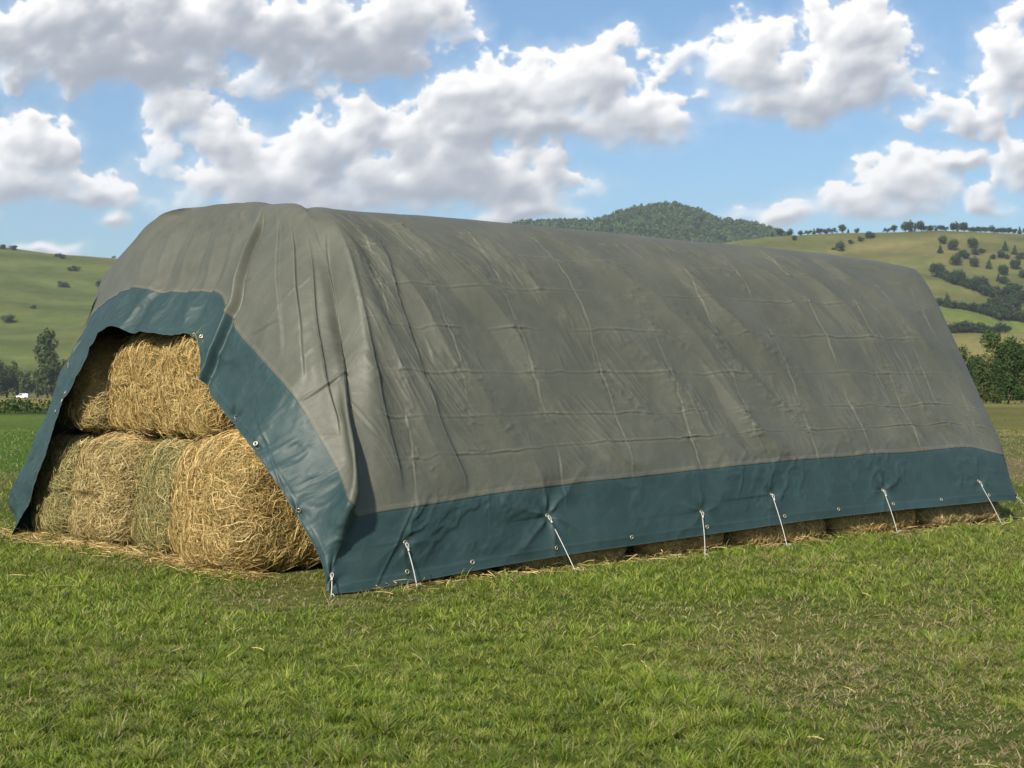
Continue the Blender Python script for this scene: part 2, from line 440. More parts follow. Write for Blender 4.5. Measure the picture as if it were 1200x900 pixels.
for row in FR: FQ.append(addn([p if isinstance(p, np.ndarray) else pu(*p) if p else (W(.74,4.74,2.80), W(1.04,4.42,3.03))[k_-4] for k_, p in enumerate(row)] + [W(Rf[0], Rf[1], Rf[2])]))
MIDS = {len(cols)-1: pu(83,424,-.06)}
addn([pu(75,470,-.24), W(.08,5.22,1.70), W(.28,5.10,2.12), W(.50,5.00,2.44), W(.88,4.78,2.76), W(1.2,4.32,3.04), W(*Rf)]); MIDS[len(cols)-1] = pu(59,476,-.14)
addn([pu(50,545,-.38), W(-.10,5.43,.98), W(.25,5.30,1.55), W(.65,5.05,2.14), W(.98,4.80,2.70), W(1.25,4.35,3.02), W(*Rf)]); MIDS[len(cols)-1] = pu(31,544,-.30)
addn([pu(31,600,-.43), W(-.10,5.56,.72), W(.32,5.40,1.2), W(.80,5.10,1.92), W(1.12,4.78,2.64), W(1.5,4.2,3.04), W(*Rf)]); MIDS[len(cols)-1] = pu(12,590,-.38)
QL = addn([pu(13,633,-.48), W(.10,5.60,.55), W(.6,5.46,1.2), W(1.0,5.08,1.9), W(1.35,4.74,2.66), W(1.75,4.0,3.06), W(*Rf)])
for s in (1.2, 3.2, 5.4, 7.6, 8.5):
    addn([W(s,5.62,.10), W(s,5.55,.67), W(s,5.34,1.4), W(s,4.98,2.1), W(min(s,8.3),4.62,2.70), W(min(s,8.0),3.8,3.02), ridge(s)])
addn([W(9.1,5.2,.12), W(9.0,5.1,.7), W(8.85,4.9,1.4), W(8.7,4.7,2.05), W(8.45,4.35,2.6), W(8.2,3.7,2.93), ridge(9)])
addn([W(9.25,2.6,.15), W(9.2,2.6,.72), W(9.1,2.6,1.4), W(8.95,2.6,2.05), W(8.7,2.6,2.6), W(8.5,2.6,2.9), ridge(9)])
addn([W(9.05,.35,.16), W(9.0,.5,.72), W(8.9,.75,1.4), W(8.8,1.05,2.05), W(8.65,1.5,2.55), W(8.5,2.15,2.86), ridge(9)])
nextq(cols[0]); QEND = q
C = np.array(cols); Q = np.array(qs)                      # (ncol, 7, 3)
Cm = .5*(C[:, :1]+C[:, 1:2])
for i_, pt_ in MIDS.items(): Cm[i_, 0] = pt_
C = np.concatenate([C[:, :1], Cm, C[:, 1:]], 1)
BK = np.array([0,.3,.6,1.42,2.2,2.95,3.7,4.6])
def herm(knots, vals, t, periodic=None):
    k = knots; v = vals
    if periodic:
        k = np.concatenate([[knots[-1]-periodic], knots, [knots[0]+periodic, knots[1]+periodic]]); v = np.concatenate([vals[-1:], vals, vals[:2]])
    d = np.diff(v, axis=0)/np.diff(k)[:, None]
    h = np.diff(k)
    m_ = np.empty_like(v); m_[0] = d[0]; m_[-1] = d[-1]
    m_[1:-1] = (d[:-1]*h[1:, None] + d[1:]*h[:-1, None])/(h[1:]+h[:-1])[:, None]
    i = np.clip(np.searchsorted(k, t, side='right')-1, 0, len(k)-2)
    s = ((t-k[i])/h[i])[:, None]; H = h[i][:, None]
    return (2*s**3-3*s**2+1)*v[i] + (s**3-2*s**2+s)*H*m_[i] + (-2*s**3+3*s**2)*v[i+1] + (s**3-s**2)*H*m_[i+1]
step = .0105
qa = np.concatenate([np.arange(Q[0], QL, step), np.arange(QL, QEND, .05)]); nq = len(qa)
PERIOD = QEND-Q[0]
nb1 = 60; bv = np.concatenate([np.linspace(0, .6, nb1+1), np.linspace(.6, 3.9, 320)[1:], np.linspace(3.9, 4.6, 30)[1:]])
rows = np.stack([herm(Q, C[:, i, :], qa, PERIOD) for i in range(8)], 1)       # (nq,7,3)
G = herm(BK, rows.transpose(1,0,2).reshape(8, -1), bv).reshape(len(bv), nq, 3)  # (nb,nq,3)
def normals(G):
    dq = np.roll(G, -1, 1)-np.roll(G, 1, 1); db = np.gradient(G, axis=0)
    n = np.cross(dq, db); n /= (np.linalg.norm(n, axis=2, keepdims=True)+1e-9); return n
N = normals(G)
cen = W(4.3, 2.6, 1.2)
if np.mean(np.sum(N*(G-cen), 2)) < 0: N = -N
QQ, BB = np.meshgrid(qa, bv)
S = -QQ                                                          # distance along the long side
long_w = sstep(-.05, .5, S)*(1-sstep(8.45, 8.73, S))
longs = sstep(.0, .6, S)
front_w = sstep(-.3, .15, QQ)*(1-sstep(QL-.4, QL+.2, QQ))
edge0 = sstep(0, .05, BB)
disp = np.zeros_like(BB)
VX = (G[..., :2]-A0)@VV; UX = (G[..., :2]-A0)@UU; ZX = G[..., 2]
SQ = np.linalg.norm(np.gradient(G, axis=1), axis=2)/np.maximum(np.gradient(qa), 1e-6)[None]     # metres per unit of q
CONV = sstep(.12, .62, SQ)                                       # folds die where the sheet gathers at the crown
# ---- slack between supports: broad slanting folds on the long side
wob = fbm(S/1.3, BB/1.6, 61, 3)
body_w = sstep(.35, 1.0, BB)*(1-sstep(3.0, 3.9, BB))
ph1 = (S+.62*(BB-2.2)+.42*wob)/.98
fr_ = ph1 % 1; tri = np.where(fr_ < .32, fr_/.32, (1-fr_)/.68)**1.15
disp += long_w*body_w*(.038+.026*fbm(S/1.9, BB/1.1, 62, 2))*(tri-.5)
diag = S+.95*(BB-2.2)+.30*wob
r1 = 1-np.abs(((diag/.71+.35*fbm(S/1.1, BB/1.5, 63, 2)) % 1)*2-1)
m1 = sstep(-.15, .35, fbm(S/1.3, BB/.9, 64, 2))
disp += long_w*body_w*.024*(r1**2.6)*m1
disp += .007*fbm(UX/.8+VX/.9, ZX/.6, 65, 3)*edge0
fw1 = 1-np.abs(fbm((S+.62*BB)/.10, (BB-.5*S)/.75, 170, 3))*3.2; fw2 = 1-np.abs(fbm((S+.2*BB)/.13, (BB*1.1-.2*S)/.55, 171, 3))*3.2
fwm = sstep(-.1, .5, fbm(S/.7, BB/.6, 172, 3)); fwn = sstep(-.1, .5, fbm(S/.6, BB/.7, 173, 3))
fine_w = long_w*sstep(.62, .8, BB)*(1-sstep(3.3, 4.0, BB))
disp += fine_w*.0085*(np.clip(fw1, 0, 1)*fwm+np.clip(fw2, 0, 1)*fwn)
WEAR = .35*fine_w*(np.clip(fw1, 0, 1)**3*fwm+np.clip(fw2, 0, 1)**3*fwn)
# ---- packing creases: a grid of pinched lines
def pinch(dist, w, up, dn): return up*np.exp(-(dist/w)**2) - dn*np.exp(-((dist+2.4*w)/(1.9*w))**2)
brow = [.98, 1.32, 1.72, 2.12, 2.55, 2.98, 3.36]
for i, b0 in enumerate(brow):
    wv = .022*fbm(S/.8, S*0+i*5.1, 70+i, 3) + .016*vnoise(S/.13, S*0+i, 90+i)*sstep(-.1,.4,vnoise(S/.5,S*0+i,95+i))
    st = np.clip(.62+1.2*fbm(S/.45, S*0+i*3.3, 80+i, 3), 0, 1.25)
    disp += pinch(BB-b0-wv, .0068, .0085, .0065)*st*longs*(1-.55*sstep(8.1,8.7,S)); WEAR = WEAR+.55*np.exp(-((BB-b0-wv)/.012)**2)*st*longs
scol = [.62, 1.42, 2.28, 3.12, 3.95, 4.80, 5.62, 6.45, 7.28, 7.95, 8.4]
cr = np.zeros_like(BB)
for i, s0 in enumerate(scol):
    wv = .030*fbm(BB/.8, BB*0+i*5.1, 110+i, 3) + .012*vnoise(BB/.10, BB*0+i, 120+i)
    st = np.clip(.42+1.2*fbm(BB/.4, BB*0+i*3.3, 130+i, 3), 0, 1.1)
    disp += pinch(S-s0-wv, .0072, .0080, .0045)*st*sstep(.05,.7,BB)*(1-sstep(3.3, 3.8, BB))
    WEAR = WEAR+.5*np.exp(-((S-s0-wv)/.012)**2)*st*sstep(.05,.7,BB)*(1-sstep(3.3, 3.8, BB))
    for j, b0 in enumerate(brow):
        cr += (hash2(np.array(i), np.array(j), 5) > .30)*np.exp(-((S-s0)/.13)**2-((BB-b0)/.11)**2)
# short crumples at the crossings and along the folds
rid = 1-np.abs(fbm(S/.13+.8*BB/.13, BB/.08, 66, 3))*2.6
rid2 = 1-np.abs(fbm((S+.9*BB)/.18, (BB-.3*S)/.10, 67, 3))*2.8
disp += long_w*.011*np.clip(rid, 0, 1)*np.clip(cr, 0, 1)*(BB > .6); WEAR = WEAR+.45*long_w*np.clip(rid, 0, 1)**2*np.clip(cr, 0, 1)
along = r1**2*sstep(.0, .5, fbm(S/.9, BB/.7, 68, 2))
disp += long_w*.010*np.clip(rid2, 0, 1)*along*sstep(.7, .9, BB)*(1-sstep(3, 3.4, BB))
# ---- folds traced through points on the sheet
PXX = 600+F*G[..., 0]/G[..., 1]; PYY = HZ-F*(G[..., 2]-CH)/G[..., 1]
ivis = np.where((qa > -3.2) & (qa < FQ[10]-.12))[0]; jvis = int(np.searchsorted(bv, 4.05))
def qb_at(x_, y_):
    d_ = (PXX[:jvis, ivis]-x_)**2+(PYY[:jvis, ivis]-y_)**2; j, i = np.unravel_index(np.argmin(d_), d_.shape); return qa[ivis[i]], bv[j]
def trace(pts, w, amp, lo=0.0, hi=0.0, power=1.6, skew=0.0, fade=.35):
    """crest through pts (top first), w and amp: (at the foot, at the top)"""
    global disp
    qb = sorted([qb_at(*p_) for p_ in pts], key=lambda t: t[1]); bs = np.array([t[1] for t in qb]); q_ = np.array([t[0] for t in qb])
    b0, b1 = bs[0], bs[-1]; t = np.clip((bv-b0)/(b1-b0), 0, 1)
    pf = np.polyfit(bs, q_, 2 if len(bs) > 2 else 1); bc = np.clip(bv, b0-.3, b1+.15); c = np.polyval(pf, bc)
    w_ = w[0]+(w[1]-w[0])*t; a_ = amp[0]+(amp[1]-amp[0])*t
    e = sstep(b0-lo-fade, b0-lo, bv)*(1-sstep(b1+hi, b1+hi+fade, bv))
    d_ = (QQ-c[:, None])*SQ/w_[:, None]; d_ = d_*np.where(d_ > 0, 1+skew, 1-skew)
    disp += (a_*e)[:, None]*np.exp(-np.abs(d_)**power)*CONV
def lip(pts, a, g, wl, wr, soft=.014, lo=0.0, hi=0.0, fade=.35):
    """a pleat edge through pts (top first): rises on its left, drops into a hollow on its right; a, g, wl, wr: (foot, top)"""
    global disp, WEAR
    qb = sorted([qb_at(*p_) for p_ in pts], key=lambda t: t[1]); bs = np.array([t[1] for t in qb]); q_ = np.array([t[0] for t in qb])
    b0, b1 = bs[0], bs[-1]; t = np.clip((bv-b0)/(b1-b0), 0, 1)[:, None]
    pf = np.polyfit(bs, q_, 2 if len(bs) > 2 else 1); c = np.polyval(pf, np.clip(bv, b0-.3, b1+.15))
    e = (sstep(b0-lo-fade, b0-lo, bv)*(1-sstep(b1-.45, b1+hi+.25, bv)))[:, None]
    L = lambda p_: p_[0]+(p_[1]-p_[0])*t
    e = e*CONV; d_ = (QQ-c[:, None])*SQ; h_ = .5+.5*np.tanh(d_/soft)
    disp += e*(h_*L(a)*np.exp(-np.abs(d_)/L(wl)) - (1-h_)*L(g)*np.exp(-(np.abs(d_)/L(wr))**1.3)*(1-np.exp(-np.abs(d_)/.02)))
    WEAR = WEAR+.45*e*np.exp(-((d_-.012)/.012)**2)
lip([(377,284),(388,330),(402,420),(412,530),(417,600)], (.016,.014), (.016,.026), (.15,.09), (.22,.14), .034, .5, .0)
lip([(404,282),(425,360),(446,450),(460,520)], (.020,.032), (.018,.034), (.12,.09), (.20,.14), .030, .1, .15)
lip([(446,288),(482,390),(528,520)], (.018,.026), (.018,.024), (.16,.12), (.24,.16), .03, .2, .1)
lip([(340,254),(346,320),(354,410)], (.014,.026), (.010,.034), (.10,.06), (.12,.07), .028, .2, .1)
lip([(357,260),(368,340),(382,440)], (.016,.026), (.014,.030), (.10,.06), (.12,.07), .030, .2, .1)
lip([(325,252),(324,320),(330,390)], (.012,.024), (.008,.020), (.10,.05), (.12,.06), .030, .1, .1)
lip([(307,250),(290,307),(270,363),(243,448)], (.080,.065), (.060,.065), (.17,.11), (.085,.055), .011, .2, .05)
for pts_, a_ in (([(262,262),(250,300),(240,340)],.016),([(236,262),(220,300),(206,338)],.018),([(206,270),(190,305),(178,338)],.018),([(184,280),(170,305),(160,335)],.014),([(285,255),(272,300),(262,330)],.016)):
    trace(pts_, (.07,.05), (a_*1.3,a_*1.6), .3, .1, 1.3)
for pts_, a_ in (([(249,262),(235,302),(222,340)],.015),([(221,266),(204,303),(190,338)],.016),([(273,260),(262,300),(250,340)],.014)):
    trace(pts_, (.07,.05), (-a_*1.2,-a_*1.5), .3, .1, 1.8)
# teal band over the opening and the flap: soft slanting drapes
dr = np.sin((VX*1.0-ZX*.9+.22*fbm(VX/.6, ZX/.5, 140, 2))*2*math.pi/.55)
teal_w = 1-sstep(.5, .9, BB)
disp += .013*dr*front_w*teal_w*sstep(FQ[6]-.1, FQ[6]+.3, QQ)*(1-sstep(FQ[9]-.2, FQ[9]+.1, QQ))
disp += front_w*.020*fbm(VX/.48+.6*ZX, ZX/.40, 141, 2)*(1-.5*sstep(.9,1.5,BB))
rid3 = 1-np.abs(fbm((VX+.6*ZX)/.42, (ZX-.4*VX)/.30, 142, 2))*2.4
disp += front_w*.013*np.clip(rid3, 0, 1)*(teal_w*.8+.2)
dd1 = 1-np.abs(fbm((VX*.9+ZX*.35)/.20, (ZX-.3*VX)/.95, 174, 3))*2.6
disp += front_w*.007*np.clip(dd1, 0, 1)*sstep(-.2, .4, fbm(VX/.7, ZX/.7, 175, 2)); WEAR = WEAR+.25*front_w*np.clip(dd1, 0, 1)**4
dd2 = 1-np.abs(fbm((VX+ZX)/.16, (ZX-VX)/.30, 176, 3))*2.8
disp += front_w*teal_w*.007*np.clip(dd2, 0, 1); WEAR = WEAR+.12*front_w*teal_w*np.clip(dd2, 0, 1)**4
td1 = 1-np.abs(fbm((S-.8*BB)/.22, (BB*1.2+.3*S)/.28, 177, 3))*2.8
disp += longs*teal_w*.012*np.clip(td1, 0, 1)*sstep(-.3, .4, fbm(S/.8, BB/.8, 178, 2))*sstep(.05, .2, BB); WEAR = WEAR+.25*longs*teal_w*np.clip(td1, 0, 1)**4
# pull wrinkles fanning from the flap eyelets
for k, (ex, ey) in enumerate(((387,679),(348,600),(299,526),(275,490))):
    q0_, b0_ = qb_at(ex, ey); dx = (QQ-q0_)*SQ; dyy = BB-b0_; r_ = np.hypot(dx, dyy)+1e-4; th = np.arctan2(dyy, dx)
    disp += front_w*(-.012*np.exp(-(r_/.06)**2)+.020*np.exp(-r_/.22)*(np.cos(th*3.2+k*1.1)))*teal_w
# diagonal packing creases on the corner panel
def crease_px(p0, p1, a_=.010):
    """a straight packing crease between two points of the sheet"""
    global disp
    L_ = math.hypot(p1[0]-p0[0], p1[1]-p0[1]); tx, ty = (p1[0]-p0[0])/L_, (p1[1]-p0[1])/L_
    jj = slice(0, jvis); i0, i1 = ivis[0], int(np.searchsorted(qa, FQ[6]-.05))
    X_, Y_, K_ = PXX[jj, i0:i1], PYY[jj, i0:i1], G[jj, i0:i1, 1]/F
    al = ((X_-p0[0])*tx+(Y_-p0[1])*ty)*K_; pe = ((X_-p0[0])*ty-(Y_-p0[1])*tx)*K_; L_ = L_*np.median(K_)
    disp[jj, i0:i1] += pinch(pe, .009, a_, a_*.6)*sstep(-.04,.05,al)*(1-sstep(L_-.05, L_+.04, al))
crease_px((352,470),(402,437)); crease_px((294,392),(324,374)); crease_px((286,330),(302,320), .007); crease_px((300,480),(340,600), .006)
crease_px((410,470),(440,505), .007); crease_px((440,690),(480,600), .006)
# ---- border: pull wrinkles round every tied eyelet, small scallops at the hem
def s_of(px, py, v):
    P_ = pv(px, py, v); return (P_[:2]-A0)@UU, P_[2]
TIES = [((460,636),(477,688)), ((640,603),(651,668)), ((814,599),(826,656)), ((899,578),(914,643)), ((1026,573),(1033,626)), ((1134,563),(1150,613))]
tie_sb = []
for (a_, b_) in TIES:
    s_, z_ = s_of(a_[0], a_[1], .05); tie_sb.append((s_, max(.2, (z_-hem_z(s_))*1.04)))
for k, (s0, b0) in enumerate(tie_sb):
    dx = S-s0; dyy = BB-b0; r_ = np.hypot(dx, dyy)+1e-4; th = np.arctan2(dyy, dx)
    wr = np.abs(np.sin(th*(2.1,2.9,2.4,1.7,2.6,2.2)[k]+k*1.3+.9*fbm(S/.3, BB/.3, 150+k, 2)))**.8
    disp += longs*(-.014*np.exp(-(r_/.07)**2) + (.022,.036,.020,.030,.026,.018)[k]*(1-wr)*np.exp(-(r_/(.38,.5,.42,.34,.46,.4)[k]))*sstep(.02,.1,r_))*(1-sstep(.62,1.05,BB)*.8)
bill = fbm(S/.55, BB/.5, 160, 2)
disp += longs*.030*bill*(1-sstep(.5, .8, BB))*sstep(-.02, .12, BB)
disp += .006*fbm(QQ/.22, BB*0, 161, 2)*(1-sstep(0, .2, BB))
# hem welt
WEAR = WEAR+.7*np.exp(-((BB-.625)/.008)**2)+.4*np.exp(-((BB-.575)/.007)**2); disp -= .003*(BB < .6)
disp += .0035*np.exp(-((BB-.075)/.007)**2); WEAR = WEAR+.35*np.exp(-((BB-.075)/.008)**2)+.8*np.exp(-(BB/.008)**2)
disp *= (1-sstep(4.1, 4.5, BB)*.9)
# small general crinkle
disp += .0022*fbm(UX/.10+VX/.09, ZX/.085, 162, 3)
G2 = G + N*disp[..., None]
# keep hem off the soil
G2[..., 2] = np.maximum(G2[..., 2], .012)
nb = len(bv)
def grid_part(name, r0, r1, mat, parent):
    sub = G2[r0:r1+1]; n_r = r1-r0+1
    idx = np.arange(n_r*nq).reshape(n_r, nq); nx = np.roll(idx, -1, 1)
    f = np.stack([idx[:-1].ravel(), nx[:-1].ravel(), nx[1:].ravel(), idx[1:].ravel()], 1)
    uv = np.stack([QQ[r0:r1+1].ravel(), BB[r0:r1+1].ravel()], 1)
    V_ = sub.reshape(-1, 3)
    keep = np.ones(len(f), bool)
    me = mesh_from(name, V_, f, mat, uv=uv, cols=np.repeat(np.clip(WEAR[r0:r1+1], 0, .8).ravel()[:, None], 3, 1))
    return obj(name, me, parent)
tarp = empty('tarpaulin', (0,0,0))
tag(tarp, 'large olive grey tarpaulin with dark teal border draped over the long stack of straw bales', 'tarpaulin')
cover = grid_part('cover_sheet', nb1, nb-1, M_olive, tarp)
border = grid_part('border', 0, nb1, M_teal, tarp)
cover['label'] = 'olive grey main sheet, creased in a grid of packing folds'; border['label'] = 'dark teal border band with brass eyelets along the hem'
# seam welt: a narrow double strip just proud of the joint
def at_qb(q_, b_):
    i = int(np.argmin(np.abs(qa-q_))); j = int(np.argmin(np.abs(bv-b_))); return G2[j, i], i, j
NN = normals(G2)
if np.mean(np.sum(NN*(G2-cen), 2)) < 0: NN = -NN
def strip(name, j, half, lift, mat, parent):
    c0 = G2[j-half]+NN[j-half]*lift; c1 = G2[j+half]+NN[j+half]*lift; cm = G2[j]+NN[j]*(lift*1.6)
    V_ = np.concatenate([c0, cm, c1]); idx = np.arange(3*nq).reshape(3, nq); nx = np.roll(idx, -1, 1)
    f = np.stack([idx[:-1].ravel(), nx[:-1].ravel(), nx[1:].ravel(), idx[1:].ravel()], 1)
    uv = np.stack([np.tile(qa, 3), np.repeat([0,.02,.04], nq)], 1)
    return obj(name, mesh_from(name, V_, f, mat, uv=uv, cols=np.full((len(V_), 3), .35)), parent)
strip('seam', nb1, 1, .003, M_olive, tarp)
# eyelets
def ring_mesh(R0=.017, r0=.0055, a=18, b_=8):
    t = np.linspace(0, 2*math.pi, a, endpoint=False); p = np.linspace(0, 2*math.pi, b_, endpoint=False)
    T, Pp = np.meshgrid(t, p, indexing='ij')
    V_ = np.stack([(R0+r0*np.cos(Pp))*np.cos(T), (R0+r0*np.cos(Pp))*np.sin(T), .6*r0*np.sin(Pp)], -1).reshape(-1, 3)
    idx = np.arange(a*b_).reshape(a, b_); n1 = np.roll(idx, -1, 0); n2 = np.roll(idx, -1, 1); n12 = np.roll(n1, -1, 1)
    f = np.stack([idx.ravel(), n1.ravel(), n12.ravel(), n2.ravel()], 1)
    # dark hole disc
    k = len(V_); V_ = np.concatenate([V_, np.stack([R0*np.cos(t), R0*np.sin(t), 0*t], 1), [[0,0,0]]])
    tri = np.array([[k+i, k+(i+1) % a, k+a] for i in range(a)])
    return V_, [f, tri]
Vr, Fr = ring_mesh()
m, bb, pr, out = newmat('eyelet_hole'); pr.inputs['Base Color'].default_value = (.012,.02,.022,1); M_hole = m
ring = mesh_from('eyelet', Vr, Fr, M_brass); ring.materials.append(M_hole)
mi = np.zeros(len(ring.polygons), np.int32); mi[len(Fr[0]):] = 1; ring.polygons.foreach_set('material_index', mi)
def eyelet(q_, b_, name='eyelet', sc=.88):
    P_, i, j = at_qb(q_, b_); n_ = NN[j, i]
    o = obj(name, ring, border); o.location = P_+n_*.004
    o.rotation_euler = Vector(n_).to_track_quat('Z', 'Y').to_euler(); o.scale = (sc, sc, sc); return P_+n_*.006
for (x_, y_) in ((474,671),(552,658),(648,643),(735,636),(823,623),(912,612),(973,604),(1037,602),(1092,588),(1146,583),(1187,582)):
    s_, z_ = s_of(x_, y_, -.02); eyelet(-s_, max(.07, (z_-hem_z(s_))*1.03))
flap = [(387,679),(348,600),(299,526),(275,490)]
def nearest(px, py, q0, q1, b1_=.6):
    jm = nb1+1; ii = np.where((qa > q0) & (qa < q1))[0]; sub = G2[:jm, ii]
    X_ = 600+F*sub[...,0]/sub[...,1]; Y_ = HZ-F*(sub[...,2]-CH)/sub[...,1]
    k = np.argmin((X_-px)**2+(Y_-py)**2); j, i = np.unravel_index(k, X_.shape); return qa[ii[i]], bv[j]
for (x_, y_) in flap+[(236,394),(80,459),(73,469),(65,482)]:
    q_, b_ = nearest(x_, y_, .02, QL); eyelet(q_, max(b_, .05))
TIE_TOP = [eyelet(-s_, b_) for (s_, b_) in tie_sb]
#@@CORDS
# ------------------------------------------------------------------ cords
m, bb, pr, out = newmat('cord'); M_cord = m
pr.inputs['Base Color'].default_value = (.50,.49,.45,1); pr.inputs['Roughness'].default_value = .8
m, bb, pr, out = newmat('peg_steel'); M_peg = m
pr.inputs['Base Color'].default_value = (.42,.40,.36,1); pr.inputs['Metallic'].default_value = .7; pr.inputs['Roughness'].default_value = .5
def tube(pts, r, seg=8):
    pts = np.array(pts, float); n_ = len(pts); V_ = []; 
    tg = np.gradient(pts, axis=0); tg /= np.linalg.norm(tg, axis=1, keepdims=True)+1e-9
    up = np.array([0.31,.2,.93]); rr_ = np.broadcast_to(r, n_)
    for i in range(n_):
        a = np.cross(tg[i], up); a /= np.linalg.norm(a)+1e-9; c = np.cross(tg[i], a)
        for k in range(seg):
            t = 2*math.pi*k/seg; V_.append(pts[i]+rr_[i]*(math.cos(t)*a+math.sin(t)*c))
    idx = np.arange(n_*seg).reshape(n_, seg); nx = np.roll(idx, -1, 1)
    f = np.stack([idx[:-1].ravel(), nx[:-1].ravel(), nx[1:].ravel(), idx[1:].ravel()], 1)
    return np.array(V_), f
def join(parts):
    V_ = []; F_ = []; k = 0
    for v, f in parts:
        V_.append(v); F_.append(np.asarray(f)+k); k += len(v)
    return np.concatenate(V_), F_
cord_names = ['white tie cord nearest the front corner of the tarpaulin', 'second white tie cord from the front corner along the teal border',
 'third white tie cord from the front corner, left of the gap between two bales', 'fourth white tie cord from the front corner, hanging before a bale',
 'fifth white tie cord from the front corner, third from the far right end', 'sixth white tie cord from the front corner, short of the far right corner']
def tie_cord(top, foot, label, out_max=.08):
    top = np.array(top); foot = np.array(foot)
    root = empty('tie_cord', foot.tolist()); tag(root, label, 'cord', 'white cords tying the teal border down')
    t = np.linspace(0, 1, 24)[:, None]
    out_ = -np.array([VV[0], VV[1], 0])
    line_ = top*(1-t)+foot*t + out_*(.012*np.sin(t*math.pi)) + np.array([0,0,-.004])*np.sin(t*math.pi)
    # a taut straight cord: its foot stands just far enough out to clear the sheet
    pen = 0.0
    for i_ in range(4, len(line_)):
        s_, v_ = (line_[i_, :2]-A0)@UU, (line_[i_, :2]-A0)@VV
        ii = int(np.argmin(np.abs(qa+s_))); jj = int(np.argmin(np.abs(G2[:nb1+20, ii, 2]-line_[i_, 2]))); vs = (G2[jj, ii, :2]-A0)@VV
        if line_[i_, 2] > G2[0, ii, 2]-.01: pen = max(pen, (v_-vs+.006)/t[i_, 0])
    line_ = line_ + out_*min(pen, out_max)*t
    foot = line_[-1]*np.array([1,1,0])+np.array([0,0,float(terrain(line_[-1,0], line_[-1,1]))]); line_[-1] = foot; root.location = foot.tolist()
    th = np.linspace(0, 2*math.pi, 12)
    d_ = (foot-top)/np.linalg.norm(foot-top)
    loop = np.array([top + out_*.012 + d_*(.022-.022*math.cos(x)) + np.array([UU[0],UU[1],0])*.014*math.sin(x) for x in th])
    a = tube(line_-foot, .0020, 6); b_ = tube(line_-foot+np.array([UU[0],UU[1],0])*.0045, .0018, 6); c = tube(loop-foot, .0028, 6)
    kn = tube([(top+out_*.014+d_*(.045+.003*i)-foot) for i in range(8)], .0065, 8)
    V_, F_ = join([a, b_, c, kn]); obj('cord', mesh_from('cord', V_, F_, M_cord), root)
    pg = tube([foot-foot+np.array([0,0,-.10]), np.array([0,0,.02]), np.array([.004,0,.035]), np.array([.02,0,.042]), np.array([.03,0,.03])], .005, 6)
    obj('peg', mesh_from('peg', pg[0], pg[1], M_peg), root)
for k, ((a_, b_), top) in enumerate(zip(TIES, TIE_TOP)):
    r_ = ray(*b_); t_ = -CH/r_[2]; foot = r_*t_+np.array([0,0,CH]); v_ = (foot[:2]-A0)@VV
    if v_ > -.13: foot[:2] += VV*(-.13-v_)
    foot[2] = float(terrain(foot[0], foot[1]))
    tie_cord(top, foot, cord_names[k], (.08,.11,.08,.10,.12,.20)[k])
P_, i_, j_ = at_qb(-8.68, .05); tie_cord(P_+NN[j_, i_]*.008, W(8.98,-.30, float(terrain(*W(8.98,-.30)[:2]))), 'white tie cord at the far right corner, leaning outwards to the grass')
P_, i_, j_ = at_qb(.10, .09); f_ = W(-.10,-.12,0); f_[2] = float(terrain(f_[0], f_[1])); tie_cord(P_+NN[j_, i_]*.008, f_, 'short white tie cord under the pointed front corner of the tarpaulin')
#@@BALES
# ------------------------------------------------------------------ straw bales
def straw_mat(name, dark, light, soft=False):
    m, bb, pr, out = newmat(name)
    at = bb.n('ShaderNodeVertexColor', layer_name='tint'); ge = bb.n('ShaderNodeNewGeometry')
    nz = bb.noise(ge.outputs['Position'], 30, 5, .7); n2 = bb.noise(ge.outputs['Position'], 5, 3, .6)
    if soft: c = bb.mix(nz, dark, light)
    else: c = at.outputs[0]
    c = bb.mix(bb.ramp(n2, .3, .75, 0, .45), c, bb.mix(1, c, (.72,.66,.55), 'MULTIPLY'))
    bb.L(c, pr.inputs['Base Color']); pr.inputs['Roughness'].default_value = .55 if not soft else .95
    pr.inputs['Specular IOR Level'].default_value = .35 if not soft else .1
    if soft:
        bp = bb.n('ShaderNodeBump'); bp.inputs['Strength'].default_value = 1; bp.inputs['Distance'].default_value = .03
        bb.L(bb.noise(ge.outputs['Position'], 45, 4, .7), bp.inputs['Height']); bb.L(bp.outputs[0], pr.inputs['Normal'])
    return m
M_body = straw_mat('packed_straw', (.050,.031,.011), (.15,.098,.036), True)
M_straw = straw_mat('loose_straw_fibre', None, None)
PAL = {'gold': [(.52,.37,.14),(.41,.28,.095),(.62,.47,.21),(.29,.19,.065)],
       'green': [(.30,.27,.10),(.19,.19,.065),(.42,.36,.16),(.13,.125,.045)],
       'pale': [(.48,.37,.16),(.38,.28,.115),(.58,.46,.23),(.26,.19,.07)]}
def bale_disp(p, hx, hy, hz, seed, grooves):
    """bulges and twine grooves of a bale, in its own frame; p (n,3)"""
    x, y, z = p.T
    around = np.arctan2(z/hz, x/hx)
    d = .060*fbm(y*2.2+seed*3.1, around*1.6, 300+seed, 3) + .016*fbm(x*7+y*3, z*7+seed, 310+seed, 2)
    for gy in grooves: d = d - .055*np.exp(-np.abs((y-gy-.02*np.sin(around*3+seed))/.045)**1.5)
    return d
